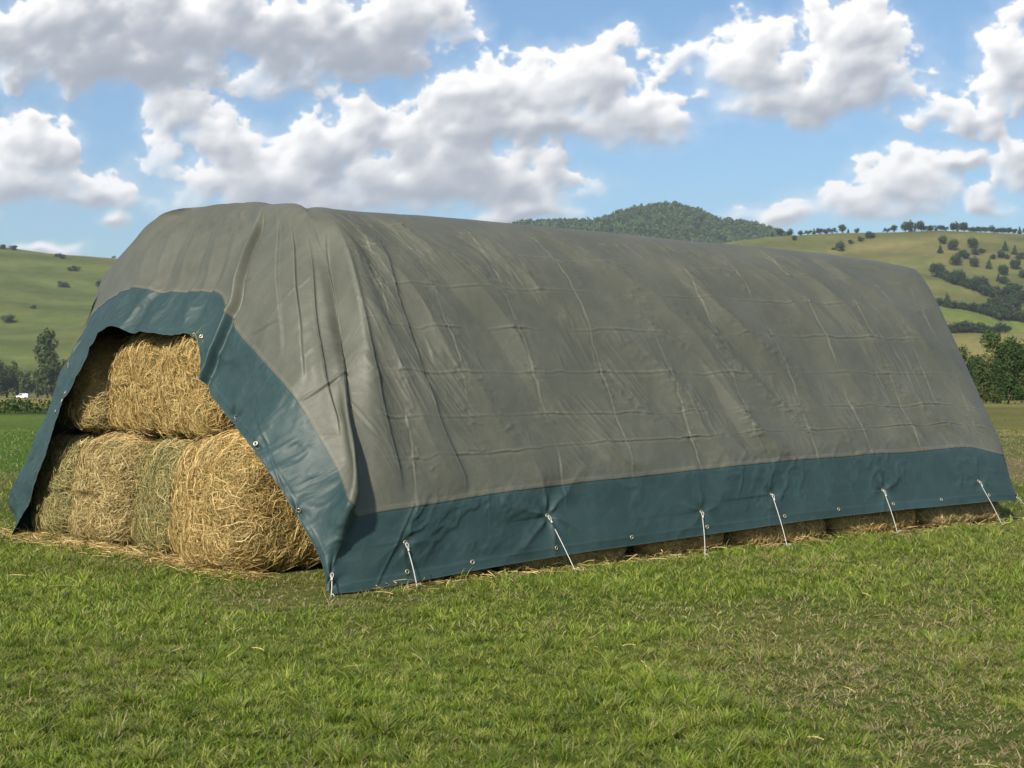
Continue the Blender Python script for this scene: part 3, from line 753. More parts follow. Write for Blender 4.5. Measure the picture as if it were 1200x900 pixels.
def make_bale(label, u0, v0, z0, du, dv, dz, seed, pal='gold', grooves=(), r=.2, n_straw=9000, group='straw bales stacked under the tarpaulin', faces=(1,1,1,1,1), rz=0.0, taper=0.0, loose=1.0, back=0.0):
    """u0,v0: centre of the footprint in the stack frame; du,dv,dz: full size"""
    rg = np.random.default_rng(900+seed)
    hx, hy, hz = du/2, dv/2, dz/2
    # --- body
    nu, nv = 64, 40
    th = np.linspace(0, 2*math.pi, nu, endpoint=False); ph = np.linspace(-math.pi/2, math.pi/2, nv)
    T, P_ = np.meshgrid(th, ph)
    d = np.stack([np.cos(P_)*np.cos(T), np.cos(P_)*np.sin(T), np.sin(P_)], -1).reshape(-1, 3)
    h_ = np.array([hx, hy, hz]); k = 1/np.max(np.abs(d)/h_, axis=1); p = d*k[:, None]
    rr = min(r, hx*.95, hy*.95, hz*.95)
    def surf(p):
        q = np.clip(p, -(h_-rr), h_-rr); n = p-q; L = np.linalg.norm(n, axis=1, keepdims=True)
        n = n/np.maximum(L, 1e-6); return q+n*rr, n
    s, n = surf(p)
    def shape(s, n, lift=0):
        D_ = bale_disp(s, hx, hy, hz, seed, grooves)*(.4+.6*loose)*(1-.8*np.abs(n[:, 1]))
        o_ = s + n*(D_+lift)[:, None]
        o_[:, 2] = np.maximum(o_[:, 2], -hz-.01)
        o_[:, 2] -= .045*(s[:, 1]/hy)**2*np.clip(s[:, 2]/hz, 0, 1); o_[:, 1] += back*(o_[:, 2]+hz)
        o_[:, 0] += taper*(o_[:, 2]/hz)*.06
        return o_
    V_ = shape(s, n, -.012)
    idx = np.arange(nu*nv).reshape(nv, nu); nx = np.roll(idx, -1, 1)
    f = np.stack([idx[:-1].ravel(), nx[:-1].ravel(), nx[1:].ravel(), idx[1:].ravel()], 1)
    V_[:, 2] += hz
    c = W(u0, v0, z0); root = empty('straw_bale', c.tolist(), AN+rz); tag(root, label, 'straw bale', group)
    obj('packed_body', mesh_from('packed_body', V_, f, M_body), root)
    # --- fibres: thin bent ribbons lying on the surface
    m_ = int(n_straw*1.25)
    w_ = np.array([dv*dz*faces[0], dv*dz*faces[1], du*dz*faces[2], du*dz*faces[3], du*dv*faces[4]]); w_ = w_/w_.sum()
    fc = rg.choice(5, m_, p=w_); a = rg.uniform(-1, 1, (m_, 3))*h_
    a[fc == 0, 0] = -hx; a[fc == 1, 0] = hx; a[fc == 2, 1] = -hy; a[fc == 3, 1] = hy; a[fc == 4, 2] = hz
    p0, n0 = surf(a)
    # direction: wrapped round the bale (x/z plane) with scatter
    wrap = np.cross(np.tile([0, 1.0, 0], (m_, 1)), n0); flat_ = np.abs(n0[:, 1]) > .93; ra_ = rg.uniform(0, 6.28, m_)
    wrap[flat_] = np.stack([np.cos(ra_), 0*ra_, np.sin(ra_)], 1)[flat_]; wrap /= np.linalg.norm(wrap, axis=1, keepdims=True)+1e-6
    side = np.cross(n0, wrap); an = rg.normal(0, .75, m_) + (rg.random(m_) < .3)*rg.uniform(-1.5, 1.5, m_)
    tdir = wrap*np.cos(an)[:, None]+side*np.sin(an)[:, None]
    L_ = rg.uniform(.05, .19, m_); K = 5; curv = rg.normal(0, 5.5, m_); kink = rg.normal(0, .5, (m_, K))
    lift0 = rg.exponential(.014, m_); fly = (rg.random(m_) < .05)*rg.uniform(.01, .05, m_)*loose; lift0 = lift0*loose
    wd = rg.uniform(.0011, .0025, m_)*(1+.4*(rg.random(m_) < .1))
    pc = rg.choice(4, m_, p=[.38,.27,.20,.15]); pal_ = np.array(PAL[pal]); cc = pal_[pc]*rg.uniform(.75, 1.2, (m_, 1))
    oth = rg.random(m_) < .14; cc[oth] = np.array(PAL['green' if pal != 'green' else 'gold'])[rg.integers(0, 4, oth.sum())]
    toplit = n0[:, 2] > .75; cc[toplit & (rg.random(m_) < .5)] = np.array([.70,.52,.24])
    pts = []; nn = []; P = p0.copy(); t_ = tdir.copy(); n_ = n0.copy()
    for k in range(K):
        tt = k/(K-1); lf = lift0 + fly*(tt**2) + .004*np.sin(tt*math.pi)
        pts.append(shape(P, n_, lf)); nn.append(n_.copy())
        an_ = curv*L_/(K-1)+kink[:, k]; sd = np.cross(n_, t_); t_ = t_*np.cos(an_)[:, None]+sd*np.sin(an_)[:, None]
        P2 = P + t_*(L_/(K-1))[:, None]; q = np.clip(P2, -(h_-rr), h_-rr); ng = P2-q; ok = np.linalg.norm(ng, axis=1) > 1e-4
        s2, n2 = surf(P2); P = np.where(ok[:, None], s2, P2); n_ = np.where(ok[:, None], n2, n_)
        t_ = t_-n_*np.sum(t_*n_, 1, keepdims=True); t_ /= np.linalg.norm(t_, axis=1, keepdims=True)+1e-6
    pts = np.stack(pts, 1); nn = np.stack(nn, 1); tg = np.gradient(pts, axis=1); bn = np.cross(tg, nn); bn /= np.linalg.norm(bn, axis=2, keepdims=True)+1e-9
    tw = rg.normal(0, .9, m_)[:, None, None]; bn = bn*np.cos(tw)+nn*np.sin(tw)
    prof_ = np.array([.6,1,1,1,.5])[None, :, None]*wd[:, None, None]
    Vs = np.stack([pts-bn*prof_, pts+bn*prof_], 2).reshape(-1, 3); Vs[:, 2] += hz
    base = (np.arange(m_)*K*2)[:, None, None] + (np.arange(K-1)*2)[None, :, None]
    f = (base+np.array([0, 1, 3, 2])[None, None, :]).reshape(-1, 4)
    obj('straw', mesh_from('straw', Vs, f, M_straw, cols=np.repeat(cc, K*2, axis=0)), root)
    # twine
    for i, gy in enumerate(grooves[::2] if len(grooves) > 1 else grooves):
        tt = np.linspace(0, 2*math.pi, 40); dd = np.stack([np.cos(tt), 0*tt, np.sin(tt)], 1)
        kk = 1/np.max(np.abs(dd)/h_, axis=1); s_, n_ = surf(dd*kk[:, None]); s_[:, 1] = gy
        q = shape(s_, n_, .004); q[:, 2] += hz; tv, tf = tube(q, .0022, 5)
        obj('twine', mesh_from('twine', tv, tf, M_twine), root)
    return root
m, bb, pr, out = newmat('twine'); M_twine = m
pr.inputs['Base Color'].default_value = (.40,.31,.16,1); pr.inputs['Roughness'].default_value = .9
def fr(v): return -.085-.050*(v-1.19)            # line of the front faces
FG = 'bottom row of straw bales at the open front end'
def front_bale(label, v0, v1, z0, dz, inset, seed, pal, grooves, n, r=.27, du=1.25, faces=(3,0,1.2,1.0,1.6)):
    vm_ = (v0+v1)/2
    return make_bale(label, fr(vm_)+inset+du/2, vm_, z0, du, v1-v0, dz, seed, pal, grooves, r, n, FG if z0 < .5 else 'second layer of straw bales at the open front end', faces, rz=-.045, taper=1 if z0 < .5 else .6)
BIG = dict(du=2.0)
front_bale('big golden straw bale at the right end of the bottom row, partly under the tarpaulin', 1.16, 2.38, 0, 1.06, -.05, 1, 'gold', (-.16,.22), 44000, .28, faces=(3,0,3.2,.2,1.4), **BIG)
front_bale('greenish grey straw bale, second from the right in the bottom row', 2.47, 3.25, 0, 1.02, .05, 2, 'green', (.16,), 21000)
front_bale('pale brown straw bale with deep twine grooves, third from the right in the bottom row', 3.36, 4.38, 0, 1.03, .0, 3, 'pale', (-.30,0,.28), 21000)
front_bale('straw bale with a mossy green face at the left end of the bottom row', 4.49, 5.37, 0, .98, .06, 4, 'green', (.05,), 19000, .26)
front_bale('wide golden straw bale in the upper layer, under the teal flap', 2.0, 4.24, 1.02, .985, .26, 5, 'gold', (-.50,-.02,.55), 38000, .26, faces=(3,0,.8,.4,1))
front_bale('smaller shaded straw bale at the left end of the upper layer', 4.33, 5.10, 1.0, .93, .25, 6, 'pale', (.1,), 19000, .30)
spans = [(.80,1.62),(1.72,3.02),(3.14,4.24),(4.36,5.66),(5.76,7.10),(7.16,8.60)]
side_lab = ['straw bale low under the border by the first tie cord near the corner', 'second straw bale from the corner along the long side, under the lifted hem',
 'third straw bale from the corner along the long side, left of a dark gap', 'fourth straw bale from the corner along the long side, right of a dark gap',
 'fifth straw bale from the corner along the long side, by the fifth tie cord', 'straw bale at the far right end, its corner bare beyond the hem']
for i, (s0, s1) in enumerate(spans):
    make_bale(side_lab[i], (s0+s1)/2, .0-.018*(s0+s1)/2+.55+(.07 if i == 0 else 0), 0, s1-s0, 1.1, .50, 20+i, ('gold','pale','gold','gold','gold','pale')[i], (), .20, 11000,
              'bottom bales along the long side under the hem', (1.6 if i == 0 else .5,.25,3,0,.3), loose=.45, back=.42)
# hidden core that carries the sheet: next tiers seen only as darkness behind the front bales
for i, (u_, v_, z_, a, b_, c_) in enumerate([(1.35,3.3,1.98,1.2,2.0,.85),(2.4,3.2,.98,1.0,3.4,.98)]):
    make_bale(('straw bale of the top layer hidden under the rounded front of the tarpaulin','straw bale in the dark behind the upper layer')[i], u_, v_, z_, a, b_, c_, 40+i, 'pale', (), .2, 1500,
              'straw bales stacked under the tarpaulin')
# ---- loose straw on the ground
def litter(n_, pos_fn, name, label, seed):
    rg = np.random.default_rng(seed); P = pos_fn(rg, n_); m_ = len(P); K = 4
    an = rg.uniform(0, 2*math.pi, m_); L_ = rg.uniform(.05, .2, m_); cv = rg.normal(0, 5, m_); el = rg.normal(.05, .22, m_)
    z = terrain(P[:, 0], P[:, 1]) + rg.uniform(.004, .05, m_); pts = []; x, y = P[:, 0].copy(), P[:, 1].copy(); zz = z.copy()
    for k in range(K):
        pts.append(np.stack([x, y, np.maximum(zz, terrain(x, y)+.004)], 1)); x = x+np.cos(an)*L_/3; y = y+np.sin(an)*L_/3; zz = zz+el*L_/3-.006*k; an = an+cv*L_/3
    pts = np.stack(pts, 1); tg = np.gradient(pts, axis=1); bn = np.cross(tg, [0, 0, 1.0]); bn /= np.linalg.norm(bn, axis=2, keepdims=True)+1e-9
    w_ = rg.uniform(.0016, .0032, m_)[:, None, None]; tw = rg.uniform(-1, 1, m_)[:, None, None]; bn = bn*np.cos(tw); bn[..., 2] += np.sin(tw)[..., 0]
    Vs = np.stack([pts-bn*w_, pts+bn*w_], 2).reshape(-1, 3)
    base = (np.arange(m_)*K*2)[:, None, None]+(np.arange(K-1)*2)[None, :, None]; f = (base+np.array([0,1,3,2])).reshape(-1, 4)
    pal_ = np.array(PAL['gold']+PAL['pale']); cc = pal_[rg.integers(0, 8, m_)]*rg.uniform(.8, 1.15, (m_, 1))
    return tag(obj(name, mesh_from(name, Vs, f, M_straw, cols=np.repeat(cc, K*2, axis=0))), label, 'straw', kind='stuff')
def pos_front(rg, n_):
    v = rg.uniform(1.0, 5.5, n_); d = rg.exponential(.08, n_)*(1+.8*(v > 3.6)); u = fr(v)-d+.08
    return A0+u[:, None]*UU+v[:, None]*VV
litter(4200, pos_front, 'loose_straw', 'loose golden straw scattered on the ground along the front bales', 31)
def pos_side(rg, n_):
    u = rg.uniform(.3, 8.8, n_); v = .12-rg.exponential(.10, n_); return A0+u[:, None]*UU+v[:, None]*VV
litter(2600, pos_side, 'loose_straw', 'thin line of brown straw bits on the ground below the long hem', 32)

def pos_field(rg, n_):
    y = np.sqrt(rg.uniform(5**2, 16**2, n_*3)); x = y*rg.uniform(-.4, .4, n_*3); k = fbm(x/.9, y/.9, 505, 3)+rg.uniform(-.3, .3, n_*3) > .25
    rel = np.stack([x-A0[0], y-A0[1]], -1); k &= ~((rel@UU > -.1)&(rel@VV > -.05)); return np.stack([x[k], y[k]], 1)[:n_]
litter(260, pos_field, 'loose_straw', 'single pale dead stalks lying about on the grass', 33)
# ------------------------------------------------------------------ trees and shrubs
def leaf_mat(name, base, dark, warm):
    m, bb, pr, out = newmat(name)
    ge = bb.n('ShaderNodeNewGeometry'); oi = bb.n('ShaderNodeObjectInfo'); at = bb.n('ShaderNodeVertexColor', layer_name='tint')
    c = bb.mix(oi.outputs['Random'], base, dark)
    c = bb.mix(bb.m('MULTIPLY', bb.m('FRACT', bb.m('MULTIPLY', oi.outputs['Random'], 7.3)), .5), c, warm)
    c = bb.mix(1, c, at.outputs[0], 'MULTIPLY')
    bb.L(c, pr.inputs['Base Color']); pr.inputs['Roughness'].default_value = .7; pr.inputs['Specular IOR Level'].default_value = .2
    tr = bb.n('ShaderNodeBsdfTranslucent'); bb.L(bb.mix(1, c, (1.2,1.3,.5), 'MULTIPLY'), tr.inputs[0])
    mx = bb.n('ShaderNodeMixShader'); mx.inputs[0].default_value = .25; bb.L(pr.outputs[0], mx.inputs[1]); bb.L(tr.outputs[0], mx.inputs[2]); bb.L(mx.outputs[0], out.inputs[0])
    return m
M_leaf = leaf_mat('foliage', (.050,.085,.022), (.030,.060,.018), (.085,.105,.028))
M_wood = leaf_mat('far_wood_foliage', (.055,.095,.030), (.055,.095,.030), (.055,.095,.030))
M_fir = leaf_mat('dark_foliage', (.034,.060,.020), (.024,.046,.018), (.050,.070,.022))
m, bb, pr, out = newmat('bark'); M_bark = m
pr.inputs['Base Color'].default_value = (.09,.065,.045,1); pr.inputs['Roughness'].default_value = .95
def crown_mesh(name, lobes, n_leaf, leaf, seed, mat, inner=.35, gap=-.22):
    """leaf faces spread through the volume of several lobes; lobes: (x,y,z,rx,ry,rz)"""
    rg = np.random.default_rng(seed); L = np.array(lobes); vol = np.prod(L[:, 3:], 1)**.67; k = rg.choice(len(L), n_leaf, p=vol/vol.sum())
    d = rg.normal(size=(n_leaf, 3)); d /= np.linalg.norm(d, axis=1, keepdims=True)
    bump = 1+.22*fbm(d[:, 0]*2.3+k*3.7, d[:, 1]*2.3+d[:, 2]*2.9, 400+seed, 2)
    r_ = (inner+(1-inner)*rg.random(n_leaf)**.55)*bump
    c = L[k, :3]+d*L[k, 3:]*r_[:, None]
    # gaps: drop whole clumps
    g_ = fbm(c[:, 0]/leaf/4.2+seed, c[:, 2]/leaf/4.2+c[:, 1]/leaf/5, 410+seed, 2); keep = g_ > gap; c = c[keep]; d = d[keep]; n = len(c)
    nrm = d+rg.normal(0, .55, (n, 3)); nrm /= np.linalg.norm(nrm, axis=1, keepdims=True)
    a = np.cross(nrm, rg.normal(size=(n, 3))); a /= np.linalg.norm(a, axis=1, keepdims=True)+1e-9; b_ = np.cross(nrm, a)
    s = leaf*rg.uniform(.55, 1.3, (n, 1))
    q = np.stack([c-a*s, c+b_*s*.7+nrm*s*.25, c+a*s, c-b_*s*.7-nrm*s*.15], 1)
    t = rg.uniform(.65, 1.4, (n, 1))*np.ones((1, 3))
    return mesh_from(name, q.reshape(-1, 3), np.arange(n*4).reshape(n, 4), mat, smooth=False, cols=np.repeat(t, 4, axis=0))
def trunk_mesh(h, r, limbs, seed):
    rg = np.random.default_rng(seed); parts = []
    t = np.linspace(0, 1, 9); pts = np.stack([.06*h*np.sin(t*2.3+seed)*t*.4, .05*h*np.sin(t*3.1+seed)*t*.4, t*h], 1)
    parts.append(tube(pts, r*(1-.8*t)+.01, 7))
    for i in range(limbs):
        z0 = h*rg.uniform(.3, .8); a = rg.uniform(0, 2*math.pi); l = h*rg.uniform(.22, .4); tt = np.linspace(0, 1, 5)
        b0 = np.array([np.interp(z0, pts[:, 2], pts[:, 0]), np.interp(z0, pts[:, 2], pts[:, 1]), z0])
        p = b0+np.stack([np.cos(a)*l*tt*.75, np.sin(a)*l*tt*.75, l*(tt*.7+.15*tt**2)], 1); parts.append(tube(p, r*.4*(1-.8*tt)+.006, 5))
    V_, F_ = join(parts); return mesh_from('trunk', V_, F_, M_bark)
def far_proto(kind, seed):
    rg = np.random.default_rng(seed*31+1)
    if kind == 'round':
        lobes = [(0,0,.50,.38,.38,.46)]+[(rg.uniform(-.24,.24), rg.uniform(-.24,.24), rg.uniform(.22,.80), .20,.20,.18) for _ in range(7)]
        return crown_mesh('crown', lobes, 1000, .050, seed, M_fir, .3, -.6), trunk_mesh(.5, .028, 2, seed)
    if kind == 'wide':
        lobes = [(0,0,.38,.52,.48,.38)]+[(rg.uniform(-.5,.5), rg.uniform(-.4,.4), rg.uniform(.18,.66), .24,.24,.22) for _ in range(8)]
        return crown_mesh('crown', lobes, 1100, .052, seed, M_fir, .3, -.6), trunk_mesh(.4, .03, 2, seed)
    lobes = [(rg.uniform(-.03,.03), 0, z, .34*(1.08-z), .34*(1.08-z), .13) for z in np.linspace(.08, .95, 9)]
    return crown_mesh('crown', lobes, 800, .045, seed, M_fir, .2, -.8), trunk_mesh(.8, .022, 0, seed)
PROTO = {k: [far_proto(k, s+i*10) for s in range(4)] for i, k in enumerate(('round', 'wide', 'conical'))}
def far_tree(P, h, kind, label, group, i, w=1.0):
    root = empty('tree', (float(P[0]), float(P[1]), float(P[2])-.02*h), (i*2.399) % 6.28); tag(root, label, 'tree', group)
    cr, tk = PROTO[kind][i % 4]; rg = (i*.618) % 1
    s = h*(.94+.12*rg); root.scale = (s*w, s*w, s)
    obj('trunk', tk, root); obj('crown', cr, root)
cnt = 0
ORD = 'first second third fourth fifth sixth seventh eighth ninth tenth eleventh twelfth thirteenth fourteenth fifteenth sixteenth seventeenth eighteenth nineteenth twentieth'.split()
ORD += ['twenty-'+w_ for w_ in ORD[:9]]+['thirtieth']+['thirty-'+w_ for w_ in ORD[:9]]+['fortieth']
def place(px, py, hp, kind, label, group, w=1.0, dmin=90, crest=False):
    """base at pixel (px,py) on the ground; hp: height in picture units"""
    global cnt
    P = None if crest else ground_hit(px, py, dmin)
    if P is None:
        r = ray(px, py); t = np.arange(1000, 1500, 5.0); zt = terrain(r[0]*t, t); k = int(np.argmax((zt-CH)/t)); P = np.array([r[0]*t[k], t[k], zt[k]])
    far_tree(P, hp*(1.02 if crest else 1.18)*P[1]/F, kind, label, group, cnt, w); cnt += 1
# skyline of the right hill
sk = [(905,5),(914,8),(926,8),(938,5),(947,5),(954,6),(961,7),(968,6),(975,6),(987,9),(994,4),(1004,5),(1040,5),(1048,8),(1061,11),(1067,7),(1072,13),(1080,8),(1087,7),(1091,6),(1097,5),(1103,6),(1108,5),
      (1117,8),(1123,11),(1130,10),(1137,6),(1143,6),(1149,7),(1155,6),(1162,8),(1169,7),(1175,6),(1182,7),(1188,6),(1195,7),(1203,7)]
sk.sort()
for i, (x, h) in enumerate(sk):
    place(x, 275, h+1.5, ('round','conical','wide')[0 if h > 7 and i % 4 else (1 if i % 5 == 0 else 2)], ('tall' if h > 9 else 'small')+' dark tree on the crest of the right hill, '+ORD[i]+' from the left', 'trees on the crest of the right hill', 1.1, crest=True)
sc_ = [(1105,286,10,'round'),(1102,297,9,'conical'),(1117,294,13,'round'),(1119,311,12,'wide'),(1127,301,9,'wide'),(1132,304,9,'round'),(1140,291,12,'round'),(1143,299,8,'wide'),(1142,313,12,'round'),(1151,297,6,'wide'),(1159,315,11,'conical'),
      (1163,304,6,'wide'),(1178,294,10,'conical'),(1173,303,9,'round'),(1180,304,6,'wide'),(1189,298,9,'conical'),(1190,316,13,'round'),(1196,304,9,'wide'),(1176,323,12,'round'),(1177,333,10,'wide'),(1170,330,8,'conical'),(1199,326,10,'round')]
sc_.sort()
for i, (x, y, h, k) in enumerate(sc_): place(x, y, h, 'round' if k == 'conical' and i % 2 else k, 'dark tree alone on the upper slope of the right hill, '+ORD[i]+' from the left', 'trees scattered on the upper slope of the right hill', 1.15)
bl = [(1099,325,16,'round'),(1106,327,12,'round'),(1111,329,9,'wide'),(1117,332,12,'wide'),(1122,334,16,'round'),(1128,336,10,'wide'),(1135,338,10,'wide'),(1142,340,10,'conical'),(1148,343,18,'round'),(1153,345,15,'round'),(1160,348,14,'wide'),
      (1167,350,14,'round'),(1174,351,12,'wide'),(1180,352,13,'round'),(1187,352,20,'round'),(1194,354,14,'wide'),(1201,356,16,'round'),
      (1096,358,9,'wide'),(1103,359,8,'wide'),(1110,360,15,'conical'),(1116,361,9,'wide'),(1122,362,9,'wide'),(1128,363,8,'wide'),(1135,364,9,'wide'),(1141,365,10,'round'),(1148,367,12,'wide'),(1155,369,14,'wide'),(1161,371,16,'round'),(1168,373,13,'wide'),
      (1175,375,17,'round'),(1182,375,13,'wide'),(1189,376,13,'round'),(1196,377,14,'wide'),(1203,378,15,'round'),(1165,360,12,'wide'),(1172,362,12,'round'),(1180,364,13,'wide'),(1192,365,13,'round'),(1184,358,12,'wide')]
rows_ = {'upper': sorted(t_ for t_ in bl[:17]), 'lower': sorted(t_ for t_ in bl[17:34]), 'middle': sorted(t_ for t_ in bl[34:])}
for rn_, rl_ in rows_.items():
  for i, (x, y, h, k) in enumerate(rl_): place(x, y, h, k, 'tree in the '+rn_+' row of the right hill belt, '+ORD[i]+' from left', 'belt of trees on the lower slope of the right hill', 1.3)
hg = [(1108,390,8,'wide'),(1114,390,10,'wide'),(1120,390,11,'wide'),(1127,390,14,'wide'),(1134,390,15,'round'),(1140,390,13,'wide'),(1146,390,11,'conical'),(1152,390,8,'wide'),(1159,390,10,'wide'),(1166,390,8,'wide'),(1172,390,12,'round'),(1179,390,9,'wide')]
for i, (x, y, h, k) in enumerate(hg): place(x, y, h, k, 'tree in the short hedge between the pale fields on the right, '+ORD[i]+' from the left', 'hedge trees between the fields on the right', 1.35)
for i, (x, y, h, k) in enumerate(sorted([(985,295,12,'round'),(977,293,4,'wide'),(997,286,5,'wide'),(1009,283,6,'wide'),(1018,280,9,'round'),(931,282,6,'round'),(1022,279,6,'wide')])):
    place(x, y, h, k, ('large' if h > 8 else 'small')+' dark bush just above the tarpaulin roof on the right, '+ORD[i]+' from the left', 'bushes just above the tarpaulin roof', 1.1)
# left hill
lb = ['small dark bush on the skyline at the left edge of the picture', 'dark bush on the left skyline, second from the picture edge', 'pale bush just under the left skyline', 'dark bush below the left skyline beside the pale bush',
      'left one of two bushes high on the left hill', 'right one of two bushes high on the left hill', 'round dark bush alone in the middle of the left hill', 'bush on the left hill touching the edge of the tarpaulin',
      'low flat bush halfway down the left hill', 'round bush low on the left hill near the picture edge', 'small bush on the left skyline next to the tarpaulin']
for (x, y, h, k), l in zip([(3,292,6,'wide'),(15,293,6,'wide'),(67,301,5,'wide'),(73,303,6,'wide'),(82,318,5,'wide'),(89,318,7,'wide'),(75,337,9,'wide'),(116,337,8,'wide'),(39,362,5,'wide'),(9,379,10,'wide'),(133,301,3,'wide')], lb):
    place(x, y, h, k, l, 'bushes on the left hill', 1.15)
# far wood on the round hill
def wood():
    rg = np.random.default_rng(77); Vs = []; Fs = []; Cs = []; k0 = 0
    N_ = 3000; px = rg.uniform(560, 925, N_); t = rg.uniform(1820, 2330, N_); x = (px-600)/F*t; z = terrain(x, t)
    crest = CH+(HZ-np.interp(px, wd_x, wd_y))*2300/F; ok = z > 40
    for i in np.where(ok)[0]:
        n = 46; h = rg.uniform(11, 18); w = rg.uniform(4.2, 7.5)
        d = rg.normal(size=(n, 3)); d /= np.linalg.norm(d, axis=1, keepdims=True); d[:, 2] = np.abs(d[:, 2])*1.0-.25
        c = np.array([x[i], t[i], z[i]-1])+d*np.array([w, w, h*.62])*rg.uniform(.6, 1.05, (n, 1))+np.array([0, 0, h*.42])
        nr = d+rg.normal(0, .5, (n, 3)); a = np.cross(nr, rg.normal(size=(n, 3))); a /= np.linalg.norm(a, axis=1, keepdims=True); b_ = np.cross(nr, a); b_ /= np.linalg.norm(b_, axis=1, keepdims=True)
        s = 1.9*rg.uniform(.6, 1.3, (n, 1)); q = np.stack([c-a*s, c+b_*s*.8, c+a*s, c-b_*s*.8], 1).reshape(-1, 3)
        Vs.append(q); Fs.append(np.arange(n*4).reshape(n, 4)+k0); k0 += n*4; Cs.append(np.full((n*4, 3), rg.uniform(.7, 1.35)))
    tag(obj('forest', mesh_from('forest', np.concatenate(Vs), np.concatenate(Fs), M_wood, smooth=False, cols=np.concatenate(Cs))), 'dark wood covering the round hill behind the tarpaulin roof', 'wood', kind='stuff')
wood()
# thin mast on the wooded hill
P = ray(779, 244); D_ = 2300.; base = np.array([P[0]*D_, D_, float(terrain(P[0]*D_, D_))]); hm = 24.
def mast():
    parts = []
    for dx, dy_ in ((-.9,-.6),(.9,-.6),(0,.9)): parts.append(tube([(dx,dy_,0),(dx*.25,dy_*.25,hm)], .08, 5))
    for k in range(9):
        z0 = k*hm/9; s = 1-.75*k/9
        parts.append(tube([(-.9*s,-.6*s,z0),(.9*s*.93,-.6*s,z0+hm/9)], .05, 4)); parts.append(tube([(.9*s,-.6*s,z0),(0,.9*s,z0+hm/9)], .05, 4)); parts.append(tube([(0,.9*s,z0),(-.9*s,-.6*s,z0+hm/9)], .05, 4))
    V_, F_ = join(parts); return mesh_from('lattice', V_, F_, M_peg)
mt = empty('radio_mast', base.tolist()); tag(mt, 'very thin radio mast on top of the wooded round hill', 'mast'); obj('lattice', mast(), mt)
V_, F_ = tube([(0,0,hm-1),(0,0,hm+9)], .09, 5); obj('antenna', mesh_from('antenna', V_, F_, M_peg), mt)

# left valley trees
def mid_tree(px, py, hp, wp, D_, label, seed, n_leaf, kind='bushy', mat=None, group=None, cat='tree', name='broadleaf_tree', leafk=1.0):
    r = ray(px, py); x = r[0]*D_; z = float(terrain(x, D_)); h = hp*D_/F + (CH+r[2]*D_-z); w = wp*D_/F/2
    root = empty(name, (x, D_, z-.05)); tag(root, label, cat, group); rg = np.random.default_rng(seed)
    if kind == 'open':      # tall airy tree: separate clumps up the stem
        lobes = [(rg.uniform(-.28,.28)*w, rg.uniform(-.3,.3)*w, h*q_, w*.72*math.sqrt(max(.05,1-((q_-.5)/.52)**2)), w*.5, h*.095) for q_ in np.linspace(.12, .94, 24)]
    elif kind == 'shrub':
        lobes = [(rg.uniform(-.75,.75)*w, rg.uniform(-.6,.6)*w, h*rg.uniform(.25,.62), w*.42, w*.4, h*.34) for _ in range(8)]
    else:
        lobes = [(0,0,h*.44,w*.70,w*.66,h*.44)]+[(rg.uniform(-.72,.72)*w, rg.uniform(-.6,.6)*w, h*rg.uniform(.14,.82), w*.34, w*.34, h*.17) for _ in range(12)]
    obj('trunk', trunk_mesh(h*.75, max(.03, h*.022), 6, seed), root)
    obj('crown', crown_mesh('crown', lobes, n_leaf, h*.024*leafk, seed, mat or M_leaf, .25, -.36), root)
mid_tree(55,463,76,34,560,'tall airy tree standing above the others left of the stack',501,4200,'open')
LT = [(-6,463,52,34),(8,463,47,26),(20,463,36,26),(33,463,38,26),(44,463,32,22),(66,463,40,26),(76,463,48,30),(88,463,40,26)]
ll = ['dark bushy tree cut by the left picture edge', 'dark bushy tree just inside the left picture edge', 'low bushy tree behind the white van', 'bushy tree just left of the tall airy tree', 'low tree at the foot of the tall airy tree',
      'bushy tree just right of the tall airy tree', 'bushy tree half hidden by the teal flap on the left', 'bushy tree behind the left edge of the tarpaulin']
for i, ((x, y, h, w), l) in enumerate(zip(LT, ll)):
    mid_tree(x, y, h, w, 585+9*(i % 3), l, 520+i, 1700, 'bushy', M_leaf if i % 2 else M_fir, 'trees in the valley on the left', leafk=1.2)
# right: dark thicket behind the field
mid_tree(1188,462,80,74,128,'big dark broadleaf tree cut by the right picture edge',547,15000,'bushy',M_leaf, leafk=.62)
mid_tree(1221,463,74,52,124,'second big dark tree at the right picture edge',541,11000,'bushy',M_leaf, leafk=.62)
RT = [(1106,456,50,40,165),(1124,457,56,36,160),(1143,458,52,36,158),(1160,458,58,40,150),(1090,455,44,40,170)]
rl = ['bushy tree nearest the tarpaulin edge in the right thicket', 'round dark tree, second from the tarpaulin in the right thicket', 'bushy tree in the middle of the right thicket', 'bushy tree just left of the big dark tree', 'tree of the right thicket half behind the tarpaulin']
for i, ((x, y, h, w, d_), l) in enumerate(zip(RT, rl)): mid_tree(x, y, h, w, d_, l, 550+i, 8000, 'bushy', M_leaf, 'dark thicket behind the field on the right', leafk=.75)
for i, (x, y, h, w, d_) in enumerate([(1128,461,13,16,105),(1140,461,16,18,100),(1152,462,17,20,96),(1168,462,15,20,98),(1182,463,18,22,94),(1196,463,15,20,95)]):
    mid_tree(x, y, h, w, d_, ['low light green shrub at the left end of the shrub row before the thicket','light green shrub, second from the left before the thicket','rounded light green shrub in the middle before the thicket','light green shrub before the big dark tree, fourth from the left','pale shrub before the big dark tree, fifth from the left','low shrub at the right picture edge before the big dark tree'][i],
             560+i, 1300, 'shrub', M_leaf, 'low shrubs in front of the right thicket', 'shrub', 'shrub', 1.9)
